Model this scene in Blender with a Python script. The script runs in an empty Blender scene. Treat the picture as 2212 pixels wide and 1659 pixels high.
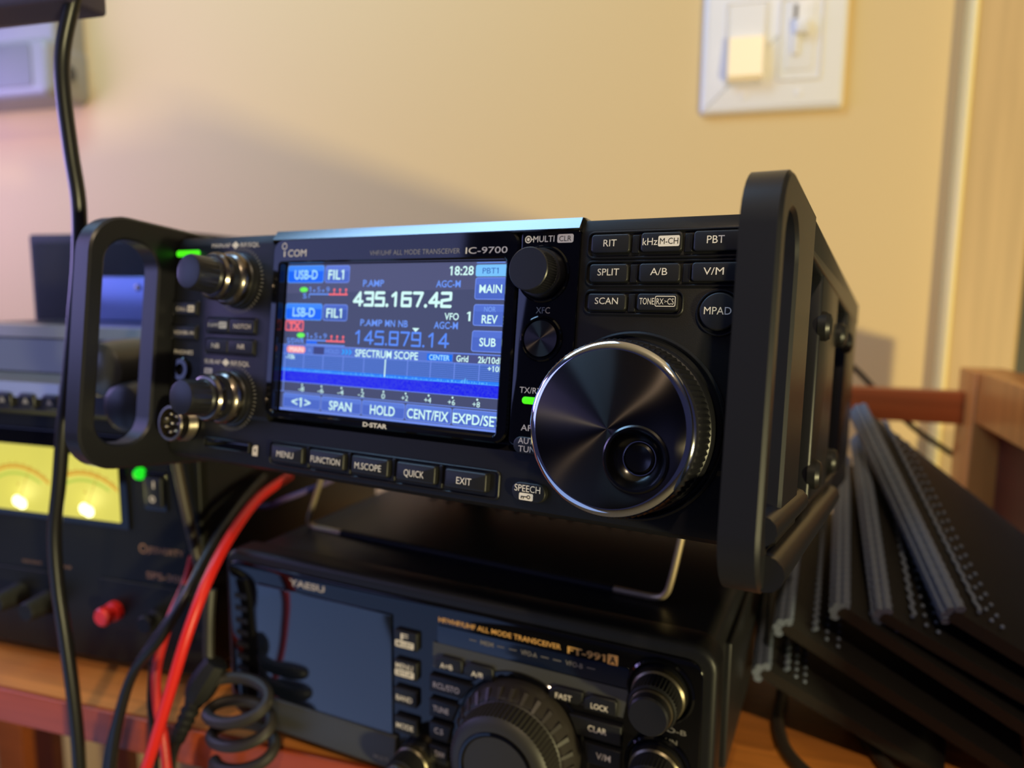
import bpy, math, random
from mathutils import Matrix, Vector

random.seed(7)
sc = bpy.context.scene
COL = sc.collection

# ------------------------------------------------------------------ camera
CAM_Z = 0.963
cam_d = bpy.data.cameras.new('camera')
cam = bpy.data.objects.new('camera', cam_d)
COL.objects.link(cam)
cam.matrix_world = Matrix(((0.957673, -0.048113, 0.283808, 0.0),
                           (0.287663, 0.123667, -0.949714, 0.0),
                           (0.010596, 0.991157, 0.132273, CAM_Z),
                           (0, 0, 0, 1)))
cam_d.sensor_fit = 'HORIZONTAL'
cam_d.sensor_width = 36.0
cam_d.lens = 25.856
cam_d.clip_start = 0.01
cam_d.clip_end = 50
cam_d.dof.use_dof = True
cam_d.dof.focus_distance = 0.205
cam_d.dof.aperture_fstop = 8.0
sc.camera = cam

# ------------------------------------------------------------------ colour management, world
sc.view_settings.view_transform = 'Standard'
sc.view_settings.look = 'None'
sc.view_settings.exposure = 0.0
sc.view_settings.gamma = 1.0
sc.view_settings.use_curve_mapping = False
wd = bpy.data.worlds.new('room_ambient')
sc.world = wd
wd.use_nodes = True
wd.node_tree.nodes['Background'].inputs[0].default_value = (0.35, 0.38, 1.0, 1)
wd.node_tree.nodes['Background'].inputs[1].default_value = 0.06


def area(name, loc, target, sx, sy, power, color, spread=math.pi):
    d = bpy.data.lights.new(name, 'AREA')
    d.shape = 'RECTANGLE'
    d.size, d.size_y = sx, sy
    d.energy = power
    d.color = color
    d.spread = spread
    o = bpy.data.objects.new(name, d)
    COL.objects.link(o)
    o.location = loc
    o.rotation_euler = (Vector(target) - Vector(loc)).to_track_quat('-Z', 'Y').to_euler()
    return o


# small ceiling lamp, up and to the right behind the viewer
area('ceiling_lamp', (0.33, -1.02, 2.30), (0.0, 0.3, 0.9), 0.06, 0.06, 10.5, (1.0, 0.76, 0.50))
# warm lamp low on the right, at desk height
area('desk_lamp', (1.18, -0.82, 0.66), (-0.25, 0.7, 1.1), 0.10, 0.10, 23.5, (1.0, 0.88, 0.44))
# bluish monitor off to the left
area('left_monitor_light', (-0.85, -0.15, 1.10), (-0.30, 0.65, 1.0), 0.55, 0.32, 1.2, (0.36, 0.42, 1.0))
# added violet light out of view, washing the wall from the left
area('side_violet_fill', (-1.05, 0.34, 1.12), (-0.35, 0.70, 1.03), 0.40, 0.30, 3.6, (0.50, 0.40, 1.0))
# added softbox high on the left, unseen, for the top lip highlight
area('upper_cool_light', (-0.62, 0.22, 1.72), (0.0, 0.3, 0.9), 0.22, 0.64, 8.0, (0.34, 0.62, 1.0))
# added unseen blue light, low front left, mirrored in the dark radio's screen
area('low_blue_fill', (-0.60, -0.10, 0.50), (-0.15, 0.27, 0.79), 0.55, 0.42, 0.6, (0.30, 0.48, 1.0))


# ------------------------------------------------------------------ materials
def s2l(c):
    def g(x):
        x /= 255.0
        return x / 12.92 if x <= 0.04045 else ((x + 0.055) / 1.055) ** 2.4
    return tuple(g(x) for x in c)


MATS = {}


def mat(name, rgb, rough=0.5, metal=0.0, spec=0.5, coat=0.0, emit=None, estr=1.0, aniso=0.0, sheen=0.0,
        noise=None, bump=None):
    if name in MATS:
        return MATS[name]
    m = bpy.data.materials.new(name)
    m.use_nodes = True
    nt = m.node_tree
    b = nt.nodes['Principled BSDF']
    col = s2l(rgb) + (1,)
    b.inputs['Base Color'].default_value = col
    b.inputs['Roughness'].default_value = rough
    b.inputs['Metallic'].default_value = metal
    b.inputs['Specular IOR Level'].default_value = spec
    b.inputs['Coat Weight'].default_value = coat
    b.inputs['Coat Roughness'].default_value = 0.05
    if sheen:
        b.inputs['Sheen Weight'].default_value = sheen
    if emit:
        b.inputs['Emission Color'].default_value = s2l(emit) + (1,)
        b.inputs['Emission Strength'].default_value = estr
    if noise:                       # (scale, dark factor, stretch)
        tc = nt.nodes.new('ShaderNodeTexCoord')
        mp = nt.nodes.new('ShaderNodeMapping')
        nz = nt.nodes.new('ShaderNodeTexNoise')
        rp = nt.nodes.new('ShaderNodeValToRGB')
        mp.inputs['Scale'].default_value = noise[2]
        nz.inputs['Scale'].default_value = noise[0]
        nz.inputs['Detail'].default_value = 6
        rp.color_ramp.elements[0].position = 0.3
        rp.color_ramp.elements[1].position = 0.7
        rp.color_ramp.elements[0].color = tuple(x * noise[1] for x in col[:3]) + (1,)
        rp.color_ramp.elements[1].color = col
        nt.links.new(tc.outputs['Object'], mp.inputs['Vector'])
        nt.links.new(mp.outputs[0], nz.inputs['Vector'])
        nt.links.new(nz.outputs['Fac'], rp.inputs['Fac'])
        nt.links.new(rp.outputs['Color'], b.inputs['Base Color'])
    if bump:                        # (scale, strength, distance)
        tc = nt.nodes.new('ShaderNodeTexCoord')
        nz = nt.nodes.new('ShaderNodeTexNoise')
        bp = nt.nodes.new('ShaderNodeBump')
        nz.inputs['Scale'].default_value = bump[0]
        nz.inputs['Detail'].default_value = 4
        bp.inputs['Strength'].default_value = bump[1]
        bp.inputs['Distance'].default_value = bump[2]
        nt.links.new(tc.outputs['Object'], nz.inputs['Vector'])
        nt.links.new(nz.outputs['Fac'], bp.inputs['Height'])
        nt.links.new(bp.outputs['Normal'], b.inputs['Normal'])
    if aniso:
        b.inputs['Anisotropic'].default_value = aniso
        b.inputs['Anisotropic Rotation'].default_value = 0.25
        tg = nt.nodes.new('ShaderNodeTangent')
        tg.direction_type = 'RADIAL'
        tg.axis = 'Z'
        nt.links.new(tg.outputs[0], b.inputs['Tangent'])
    MATS[name] = m
    return m


def glow(rgb, k=1.0):
    return mat('lit_%02x%02x%02x_%d' % (*rgb, int(k * 10)), (2, 2, 3), rough=0.25, spec=0.1, emit=rgb, estr=k)


PLASTIC = mat('black_matte_plastic', (24, 24, 26), rough=0.42, spec=0.32, bump=(2600, 0.12, 0.0002))
CASE = mat('black_painted_metal', (30, 30, 32), rough=0.38, spec=0.5, bump=(1800, 0.1, 0.0002))
FRAME = mat('black_satin_plastic', (27, 27, 31), rough=0.36, spec=0.5)
BUTTON = mat('black_button_plastic', (27, 27, 28), rough=0.45, spec=0.4)
GLOSS = mat('gloss_black', (8, 8, 11), rough=0.06, spec=0.5)
RUBBER = mat('black_rubber', (24, 24, 25), rough=0.6, spec=0.3)
CHROME = mat('chrome', (225, 225, 225), rough=0.08, metal=1.0)
STEEL = mat('satin_steel', (170, 160, 145), rough=0.25, metal=1.0)
NICKEL = mat('dark_nickel', (132, 124, 116), rough=0.24, metal=1.0)
BRUSH = mat('turned_black_aluminium', (66, 62, 60), rough=0.39, metal=1.0, aniso=1.0)
INK = mat('cream_print', (232, 222, 204), rough=0.6, spec=0.2)
INKDIM = mat('grey_print', (150, 146, 140), rough=0.6, spec=0.2)
GOLD = mat('gold_print', (236, 178, 96), rough=0.5, spec=0.2)
BLACKINK = mat('black_print', (22, 21, 20), rough=0.6, spec=0.2)
CABLE = mat('black_cable_jacket', (26, 26, 28), rough=0.34, spec=0.5)
CABLE2 = mat('grey_brown_cable_jacket', (66, 58, 50), rough=0.45, spec=0.4)
REDC = mat('red_cable_jacket', (225, 40, 34), rough=0.38, spec=0.45)


# ------------------------------------------------------------------ mesh builder (millimetres in, metres out)
_tc = {}


def raw_text(s, off):
    cu = bpy.data.curves.new('t', 'FONT')
    cu.body = s
    cu.size = 1
    cu.resolution_u = 3
    cu.offset = off
    ob = bpy.data.objects.new('t', cu)
    me = ob.to_mesh()
    vs = [tuple(v.co) for v in me.vertices]
    fs = [tuple(p.vertices) for p in me.polygons]
    ob.to_mesh_clear()
    bpy.data.objects.remove(ob)
    bpy.data.curves.remove(cu)
    return vs, fs


def text_geo(s, off=0.0):
    k = (s, off)
    if k in _tc:
        return _tc[k]
    vs, fs = raw_text(s, off)
    for i, c in enumerate(s):                        # give every figure one its flag
        if c == '1':
            one = raw_text('1', off)[0]
            w = max(v[0] for v in one) - min(v[0] for v in one)
            xl = max(v[0] for v in raw_text(s[:i + 1], off)[0]) - w
            n = len(vs)
            vs = vs + [(xl + .02, .70, 0), (xl - .12, .60, 0), (xl - .12, .50, 0), (xl + .02, .58, 0)]
            fs = fs + [(n, n + 1, n + 2, n + 3)]
    x0 = min(v[0] for v in vs); x1 = max(v[0] for v in vs)
    y1 = max(v[1] for v in vs); y0 = min(v[1] for v in vs)
    _tc[k] = (vs, fs, x0, x1, y0, y1)
    return _tc[k]


def rr(x0, y0, x1, y1, r, seg=5):
    if x0 > x1: x0, x1 = x1, x0
    if y0 > y1: y0, y1 = y1, y0
    r = min(r, (x1 - x0) / 2 - 1e-4, (y1 - y0) / 2 - 1e-4)
    if r <= 0.001:
        return [(x0, y0), (x1, y0), (x1, y1), (x0, y1)]
    out = []
    for cx, cy, a in ((x1 - r, y0 + r, -90), (x1 - r, y1 - r, 0), (x0 + r, y1 - r, 90), (x0 + r, y0 + r, 180)):
        for i in range(seg + 1):
            t = math.radians(a + 90 * i / seg)
            out.append((cx + r * math.cos(t), cy + r * math.sin(t)))
    return out


def circ(cx, cy, r, seg=48):
    return [(cx + r * math.cos(2 * math.pi * i / seg), cy + r * math.sin(2 * math.pi * i / seg)) for i in range(seg)]


def inset(pts, d):
    n = len(pts)
    out = []
    for i in range(n):
        ax, ay = pts[i - 1]; bx, by = pts[i]; cx, cy = pts[(i + 1) % n]
        e1 = Vector((bx - ax, by - ay)); e2 = Vector((cx - bx, cy - by))
        if e1.length < 1e-9: e1 = e2
        if e2.length < 1e-9: e2 = e1
        e1.normalize(); e2.normalize()
        n1 = Vector((-e1.y, e1.x)); n2 = Vector((-e2.y, e2.x))
        b = n1 + n2
        if b.length < 1e-6:
            b = n1.copy()
        b.normalize()
        k = d / max(0.35, b.dot(n1))
        out.append((bx + b.x * k, by + b.y * k))
    return out


class MB:
    """collects shapes; axis maps (a,b,c) of a shape to local (x,y,z)"""
    def __init__(self, off=(0, 0, 0), axis=None):
        self.v = []; self.f = []; self.m = []; self.mats = []
        self.off = off
        self.axis = axis or (lambda a, b, c: (a, b, c))

    def mi(self, m):
        if m not in self.mats:
            self.mats.append(m)
        return self.mats.index(m)

    def add(self, vs, fs, m):
        k = len(self.v)
        self.v += [self.axis(*p) for p in vs]
        i = self.mi(m)
        for f in fs:
            self.f.append(tuple(k + q for q in f)); self.m.append(i)

    def layers(self, loops, m, cap0=True, cap1=True):
        n = len(loops[0])
        vs = [p for l in loops for p in l]
        fs = []
        for a in range(len(loops) - 1):
            for i in range(n):
                j = (i + 1) % n
                fs.append((a * n + i, a * n + j, (a + 1) * n + j, (a + 1) * n + i))
        if cap0: fs.append(tuple(range(n - 1, -1, -1)))
        if cap1: fs.append(tuple((len(loops) - 1) * n + i for i in range(n)))
        self.add(vs, fs, m)

    def prism(self, pts, n0, n1, m, bev=0.0, back=0.0, steps=3):
        L = []
        if back:
            for i in range(steps + 1):
                t = math.pi / 2 * i / steps
                L.append([(x, y, n0 + back * (1 - math.cos(t))) for x, y in inset(pts, back * (1 - math.sin(t)))])
        else:
            L.append([(x, y, n0) for x, y in pts])
        if bev:
            for i in range(steps + 1):
                t = math.pi / 2 * i / steps
                L.append([(x, y, n1 - bev * (1 - math.sin(t))) for x, y in inset(pts, bev * (1 - math.cos(t)))])
        else:
            L.append([(x, y, n1) for x, y in pts])
        self.layers(L, m)

    def box(self, x0, y0, z0, x1, y1, z1, m, bev=0.0):
        if x0 > x1: x0, x1 = x1, x0
        if y0 > y1: y0, y1 = y1, y0
        if z0 > z1: z0, z1 = z1, z0
        if bev:
            self.prism(rr(x0, y0, x1, y1, bev, 3), z0, z1, m, bev, bev)
        else:
            self.prism([(x0, y0), (x1, y0), (x1, y1), (x0, y1)], z0, z1, m)

    def ring(self, outer, inner, n0, n1, m, bev=0.0):
        """outer and inner loops with the same number of points: a frame n0..n1"""
        n = len(outer)
        L = [[(x, y, n0) for x, y in outer], [(x, y, n1 - bev) for x, y in outer]]
        if bev:
            L.append([(x, y, n1) for x, y in inset(outer, bev)])
            L.append([(x, y, n1) for x, y in inset(inner, -bev)])
        else:
            L.append([(x, y, n1) for x, y in inner])
        L.append([(x, y, n1 - bev) for x, y in inner])
        L.append([(x, y, n0) for x, y in inner])
        L.append(L[0])
        self.layers(L, m, False, False)

    def lathe(self, prof, cx, cy, m, seg=48, cap0=True, cap1=True):
        """prof: (radius, n[, knurl depth])"""
        L = []
        for p in prof:
            r, z = p[0], p[1]
            k = p[2] if len(p) > 2 else 0.0
            L.append([(cx + (r - k * (i % 2)) * math.cos(2 * math.pi * i / seg),
                       cy + (r - k * (i % 2)) * math.sin(2 * math.pi * i / seg), z) for i in range(seg)])
        self.layers(L, m, cap0, cap1)

    def tube(self, pts, r, m, seg=10, sub=6, closed=False, rfun=None):
        P = [Vector(p) for p in pts]
        Q = []
        if sub > 1 and len(P) > 2:
            for i in range(len(P) - 1):
                p0 = P[max(i - 1, 0)]; p1 = P[i]; p2 = P[i + 1]; p3 = P[min(i + 2, len(P) - 1)]
                for k in range(sub):
                    t = k / sub
                    Q.append(0.5 * ((2 * p1) + (p2 - p0) * t + (2 * p0 - 5 * p1 + 4 * p2 - p3) * t * t + (3 * p1 - p0 - 3 * p2 + p3) * t ** 3))
            Q.append(P[-1])
        else:
            Q = P
        up = Vector((0.31, 0.52, 0.79))
        L = []
        prev = None
        for i, q in enumerate(Q):
            d = (Q[min(i + 1, len(Q) - 1)] - Q[max(i - 1, 0)]).normalized()
            a = (prev if prev else up)
            a = (a - d * a.dot(d))
            if a.length < 1e-5:
                a = d.orthogonal()
            a.normalize(); prev = a
            b = d.cross(a)
            rad = rfun(i / (len(Q) - 1)) * r if rfun else r
            L.append([tuple(q + rad * (a * math.cos(2 * math.pi * j / seg) + b * math.sin(2 * math.pi * j / seg))) for j in range(seg)])
        self.layers(L, m)

    def text(self, s, x0, x1, yb, h, n, m, off=0.0, right_yb=None):
        vs, fs, a, b, c, d = text_geo(s, off)
        sx = (x1 - x0) / (b - a)
        sy = h / 0.715
        r = 0 if right_yb is None else (right_yb - yb)
        self.add([(x0 + (v[0] - a) * sx, yb + v[1] * sy + r * (v[0] - a) / (b - a), n) for v in vs], fs, m)

    def flat(self, pts, n, m):
        self.add([(x, y, n) for x, y in pts], [tuple(range(len(pts)))], m)

    def outline(self, x0, y0, x1, y1, r, w, n, m):
        o = rr(x0, y0, x1, y1, r)
        i = rr(x0 + w if x0 < x1 else x0 - w, y0 + w if y0 < y1 else y0 - w, x1 - w if x0 < x1 else x1 + w, y1 - w if y0 < y1 else y1 + w, max(r - w, 0.05))
        k = len(o)
        self.add([(x, y, n) for x, y in o] + [(x, y, n) for x, y in i], [(a, (a + 1) % k, k + (a + 1) % k, k + a) for a in range(k)], m)

    def build(self, name, parent=None, angle=32):
        me = bpy.data.meshes.new(name)
        o = self.off
        me.from_pydata([((a - o[0]) * 0.001, (b - o[1]) * 0.001, (c - o[2]) * 0.001) for a, b, c in self.v], [], self.f)
        for m in self.mats:
            me.materials.append(m)
        me.polygons.foreach_set('material_index', self.m)
        me.polygons.foreach_set('use_smooth', [True] * len(me.polygons))
        me.set_sharp_from_angle(angle=math.radians(angle))
        me.update()
        ob = bpy.data.objects.new(name, me)
        COL.objects.link(ob)
        if parent:
            ob.parent = parent
        return ob


def tag(o, label, cat, group=None):
    o['label'] = label; o['category'] = cat
    if group: o['group'] = group
    return o


def thing(name, label, cat, matrix=None, loc=(0, 0, 0), group=None):
    e = bpy.data.objects.new(name, None)
    e.empty_display_size = 0.02
    COL.objects.link(e)
    e.matrix_world = matrix if matrix else Matrix.Translation(loc)
    return tag(e, label, cat, group)


def structure(o):
    o['kind'] = 'structure'
    return o


def frame_matrix(ax, org):
    """axes as columns, origin in mm"""
    M = Matrix(((ax[0][0], ax[0][1], ax[0][2], org[0] * .001), (ax[1][0], ax[1][1], ax[1][2], org[1] * .001),
                (ax[2][0], ax[2][1], ax[2][2], org[2] * .001), (0, 0, 0, 1)))
    return M


# ================================================================== the room
WALLM = mat('tan_wall_paint', (219, 189, 134), rough=0.7, spec=0.25, bump=(260, 0.06, 0.0008))
b = MB(); b.box(-2400, 705, 0, 1400, 805, 2500, WALLM); structure(b.build('wall_back'))
b = MB(); b.box(-2400, -2600, -60, 1400, 705, 0, mat('grey_carpet', (120, 112, 98), rough=0.95, noise=(90, 0.6, (1, 1, 1)))); structure(b.build('floor'))
b = MB(); b.box(-2400, -2600, 2500, 1400, 805, 2560, mat('white_ceiling', (232, 226, 214), rough=0.9)); structure(b.build('ceiling'))
MAPLE = mat('maple_casing', (214, 178, 122), rough=0.42, spec=0.4, noise=(10, 0.86, (14, 14, 0.6)))
b = MB()
# door casing with a chamfered inner edge, standing on the wall
prof = [(174, 705.0), (174, 690.5), (220, 690), (223, 693), (223, 705.0)]
b.layers([[(x, y, 0) for x, y in prof], [(x, y, 2100) for x, y in prof]], MAPLE)
structure(b.build('trim_1'))
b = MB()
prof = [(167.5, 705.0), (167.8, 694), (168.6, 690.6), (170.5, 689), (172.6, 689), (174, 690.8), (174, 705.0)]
b.layers([[(x, y, 0) for x, y in prof], [(x, y, 2100) for x, y in prof]], mat('painted_light_bead', (252, 226, 150), rough=.35))  # pale colour paints in the light caught by the casing's left edge
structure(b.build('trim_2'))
b = MB(); b.box(223, 700, 0, 1000, 704.5, 2050, mat('dark_door_paint', (52, 46, 34), rough=0.5)); structure(b.build('door_1'))

# ================================================================== the big lit transceiver (u right, v up, n out of its face)
ICO = (-40.5, -46.0, -110.0)                       # local base point
AX = ((0.978910, 0.018232, -0.203475), (-0.204091, 0.131318, -0.970104), (0.009033, 0.991173, 0.132270))
ORG = (-68.694, 218.564, 936.714)


def to_world(p, ax, org):
    return tuple(org[i] + sum(ax[i][k] * p[k] for k in range(3)) for i in range(3))


R1 = thing('radio_transceiver', 'black radio transceiver with lit colour screen and side handles, tilted up on the other radio',
           'radio', frame_matrix(AX, to_world(ICO, AX, ORG)))


def mb1():
    return MB(ICO)


# body shell behind the front panel
b = mb1()
b.prism(rr(-150, -43.5, 69, 44.5, 3), -236, -11, CASE, 1.0, 1.0)
for i in range(7):                                   # ribs along the flanks
    for u in (69, -150):
        s = 1 if u > 0 else -1
        b.box(u - 0.5 * s, -34, -50 - 26 * i, u + 2.6 * s, 34, -38 - 26 * i, CASE)
b.build('case', R1)

# front panel: side sections slightly lower than the gloss centre, rounded top and bottom edges
b = mb1()
prof = [(-14, 46.8), (-5, 46.8), (-2.4, 46.3), (-1.9, 46.0), (-0.2, 43.0), (0, 42.4), (0, -23.4), (-1.2, -25.0), (-1.2, -31.5), (-1.0, -39.8),
        (-2.2, -42.6), (-5, -44.3), (-9, -45.0), (-14, -45.0)]
us = [-158, -157.4, -156, -100.3, -100.3, 24.0, 24.0, 75, 76.4, 77]
L = []
for k, u in enumerate(us):
    e = (2.2, 0.8, 0, 0, 0, 0, 0, 0, 0.8, 2.2)[k]
    pocket = k in (4, 5)                             # recess behind the gloss bezel
    L.append([(u, v, (-4.2 if pocket and -24 < v < 42.7 else n) - e if n > -13 else n) for n, v in prof])
b.layers(L, PLASTIC)
# rims around the wells of the key rows on the right
for (x0, y0, x1, y1, r) in ((26.3, 42.4, 75.5, 34.3, 2.2), (26.3, 33.9, 75.5, 26.2, 2.2), (26.3, 25.4, 56.3, 18.0, 2.2)):
    b.ring(rr(x0, y1, x1, y0, r), rr(x0 + .7, y1 + .7, x1 - .7, y0 - .7, r - .6), -0.5, 0.75, PLASTIC, 0.25)
b.ring(circ(66.2, 19.2, 6.4), circ(66.2, 19.2, 5.75), -0.5, 0.75, PLASTIC, 0.2)
for x0, x1, y0, y1 in ((40.3, 42.5, 40.9, 35.8), (55.5, 57.7, 40.9, 35.8), (40.3, 42.5, 32.5, 27.4), (55.5, 57.7, 32.5, 27.4), (40.3, 42.4, 24.1, 19.0)):
    b.prism(rr(x0, y1, x1, y0, .35), -0.5, 0.9, PLASTIC, 0.2)
# bar and rims of the lower key row
b.ring(rr(-98.6, -41.0, 1.5, -31.6, 1.6), rr(-97.8, -40.2, 0.7, -32.4, 1.2), -2.0, -0.5, PLASTIC, 0.3)
for u in (-78.9, -59.3, -39.8, -20.5):
    b.prism(rr(u - .8, -40, u + .8, -32.2, .5), -2, -0.2, PLASTIC, 0.35)
# left-hand key wells
for (x0, y0, x1, y1) in ((-157.2, 20.6, -141.2, 13.8), (-157.2, 10.8, -141.0, 4.0), (-136.2, 14.2, -108.0, 7.3), (-136.2, 6.0, -108.0, -0.8)):
    b.ring(rr(x0, y1, x1, y0, 1.2), rr(x0 + .5, y1 + .5, x1 - .5, y0 - .5, .9), -0.5, 0.5, PLASTIC, 0.2)
# tick rings around the two volume knobs
for cv in (28.5, -17.2):
    for i in range(40):
        t = math.radians(-130 + i * 7)
        c, s = math.cos(t), math.sin(t)
        for w in (0.12,):
            b.flat([(-119.3 + r * c - q * s, cv + r * s + q * c) for r, q in ((11.6, -w), (13.0, -w), (13.0, w), (11.6, w))], 0.05, INKDIM)
b.text('MAIN:AF', -136.0, -125.6, 41.6, 1.7, 0.05, INK)
b.text('RF/SQL', -119.8, -109.6, 41.6, 1.7, 0.05, INK)
b.flat([(-124.8, 42.4), (-122.7, 40.9), (-120.6, 42.4), (-122.7, 43.9)], 0.05, INK)
b.flat(rr(-136.0, 37.6, -131.6, 39.8, .5), 0.05, INK)
b.text('MON', -135.6, -132.0, 38.05, 1.3, 0.07, BLACKINK)
b.text('SUB:AF', -136.3, -127.2, -4.6, 1.8, 0.05, INK)
b.text('RF/SQL', -121.2, -111.0, -4.6, 1.8, 0.05, INK)
b.flat([(-126.4, -3.7), (-124.2, -5.2), (-122.0, -3.7), (-124.2, -2.2)], 0.05, INK)
b.flat(rr(-136.2, -8.6, -131.6, -6.4, .5), 0.05, INK)
b.text('SEL', -135.6, -132.2, -8.15, 1.3, 0.07, BLACKINK)
b.text('PHONES', -154.9, -143.6, -1.5, 1.7, 0.05, INK)
# memory card slot: dark recess lip, with a small card symbol
b.prism(rr(-133.8, -37.4, -109.6, -34.6, .6), -1.5, -0.75, GLOSS, 0.2)
b.ring(rr(-134.6, -38.2, -108.8, -33.8, .9), rr(-133.9, -37.5, -109.5, -34.5, .6), -1.4, -0.1, PLASTIC, 0.25)
b.flat([(-107.4, -38.6), (-104.6, -38.6), (-104.6, -34.6), (-106.4, -34.6), (-107.4, -35.6)], -0.7, INK)
b.flat([(-106.4, -37.0), (-105.6, -37.0), (-105.6, -36.0), (-106.4, -36.0)], -0.67, BLACKINK)
b.build('front_panel', R1)

# gloss bezel around the screen, opening for the display
b = mb1()
outer = rr(-100.6, -23.0, 4.0, 43.9, 5.0, 8)
inner = rr(-97.0, -20.6, -0.4, 34.9, 1.2, 8)
b.ring(outer, inner, -3.4, 1.4, GLOSS, 0.6)
b.layers([[(u, v - e, n - e) for n, v in ((-14, 43.0), (1.2, 43.0), (1.6, 43.5), (-0.5, 47.0), (-3, 47.4), (-14, 47.4))]
          for u, e in ((-101.6, .8), (-101.0, 0), (23.9, 0), (24.5, .8))], mat('gloss_lip', (16, 16, 18), rough=.16, spec=.9))          # bright rounded top lip over the centre section
b.text('COM', -92.9, -83.9, 37.1, 2.6, 1.45, INK, 0.0)
b.flat([(-95.0, 37.1), (-94.4, 37.1), (-94.4, 39.2), (-95.0, 39.2)], 1.45, INK)
o_, i_ = circ(-94.9, 41.0, 1.25, 24), circ(-94.9, 41.0, 0.95, 24)
b.add([(x, y, 1.45) for x, y in o_ + i_], [(k, (k + 1) % 24, 24 + (k + 1) % 24, 24 + k) for k in range(24)], INK)
b.text('VHF/UHF ALL MODE TRANSCEIVER', -54.4, -17.5, 36.8, 1.75, 1.45, INKDIM, -0.008)
b.text('IC-9700', -15.3, 0.0, 36.6, 2.1, 1.45, INK, 0.0)
b.text('D·STAR', -52.7, -42.3, -22.3, 1.5, 1.45, INK, 0.03)
b.build('screen_bezel', R1)

# the lit display
b = mb1()
DX0, DX1, DY0, DY1 = -96.4, -0.2, -19.9, 34.7
Z = -2.5
BG = glow((72, 78, 112))
b.flat([(DX0, DY0), (DX1, DY0), (DX1, DY1), (DX0, DY1)], Z, BG)
b.flat([(DX0, 24), (DX1, 26), (DX1, DY1), (DX0, DY1)], Z + .02, glow((82, 86, 122)))
WHT = glow((214, 255, 252), 1.0)
CY = glow((170, 232, 255)); LB = glow((108, 152, 250)); BD = glow((116, 146, 240)); KEY = glow((78, 106, 200)); BLU = glow((30, 104, 250))
RED = glow((252, 112, 122)); GRN = glow((110, 250, 90)); DKB = glow((62, 70, 128))
z1, z2, z3 = Z + .04, Z + .07, Z + .10


def key(x0, y0, x1, y1, fill, edge, r=1.0, top=None):
    b.flat(rr(x0, y0, x1, y1, r), z1, fill)
    if top:
        ym = max(y0, y1) - abs(y1 - y0) * .33
        b.flat(rr(x0 + .2, ym, x1 - .2, max(y0, y1) - .2, .8), z1 + .012, top)
    b.outline(x0, min(y0, y1), x1, max(y0, y1), r, .28, z2, edge)


key(-96.3, 34.4, -78.3, 27.9, BLU, glow((96, 160, 255)), top=glow((64, 138, 255)))
key(-77.7, 34.2, -66.2, 27.9, KEY, BD, top=glow((96, 122, 214)))
key(-96.3, 20.3, -78.1, 14.1, BLU, glow((96, 160, 255)), top=glow((64, 138, 255)))
key(-77.6, 20.1, -66.1, 14.1, glow((66, 92, 176)), BD, top=KEY)
b.text('USB-D', -92.8, -81.4, 29.3, 3.4, z3, CY, .016)
b.text('FIL1', -76.2, -68.8, 29.2, 3.5, z3, WHT, .016)
b.text('LSB-D', -92.6, -81.6, 15.4, 3.3, z3, CY, .016)
b.text('FIL1', -76.0, -68.7, 15.3, 3.4, z3, WHT, .016)
b.flat(rr(-96.0, 9.9, -86.8, 13.9, .7), z1, RED)
b.flat(rr(-95.5, 10.4, -87.3, 13.4, .5), z2, glow((118, 78, 116)))
b.text('TX', -94.3, -88.0, 10.5, 2.7, z3, RED, 0.05)
for dv, du in ((0, 0), (-17.0, -.1)):
    b.flat([(-87.8 + 2 * math.cos(t * .3927) + du, 25.4 + dv + .95 * math.sin(t * .3927)) for t in range(16)], z1, GRN)
    b.flat([(-85, 23.5 + dv), (-75.4, 23.5 + dv), (-75.4, 24.0 + dv), (-85, 24.0 + dv)], z2, LB)
    b.flat([(-75.4, 23.4 + dv), (-66.6, 23.4 + dv), (-66.6, 24.0 + dv), (-75.4, 24.0 + dv)], z2, RED)
    for ch, x in (('1', -85.2), ('5', -81.2), ('9', -76.8)):
        b.text(ch, x, x + (1.0 if ch == '1' else 1.6), 24.5 + dv, 2.0, z2, LB)
    for x in (-82.6, -78.2):
        b.flat(circ(x, 25.0 + dv, .45, 10), z2, LB)
    for x in (-72.9, -70.2, -67.4):
        b.flat(circ(x, 25.4 + dv, .5, 10), z2, RED)
        b.flat([(x - .25, 24 + dv), (x + .25, 24 + dv), (x + .25, 24.8 + dv), (x - .25, 24.8 + dv)], z2, RED)
b.text('S', -88.0, -86.2, 22.2, 1.8, z2, LB, .016)
b.flat([(-85.2, 22.3), (-84.8, 22.3), (-84.8, 23.6), (-85.2, 23.6)], z2, LB)
b.text('S/SWR', -94.7, -85.9, 5.3, 2.0, z2, LB, .016)
b.flat([(-85.0, 5.5), (-79.7, 5.5), (-79.7, 6.4), (-85.0, 6.4)], z2, BLU)
b.flat([(-85.2, 5.0), (-66.4, 5.0), (-66.4, 5.4), (-85.2, 5.4)], z2, LB)
b.text('P.AMP', -59.8, -50.5, 26.6, 2.4, z2, LB, .016)
b.text('AGC-M', -28.6, -18.9, 26.4, 2.3, z2, LB, .016)
b.text('18:28', -23.5, -14.2, 30.4, 3.0, z2, WHT, .016)


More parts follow.
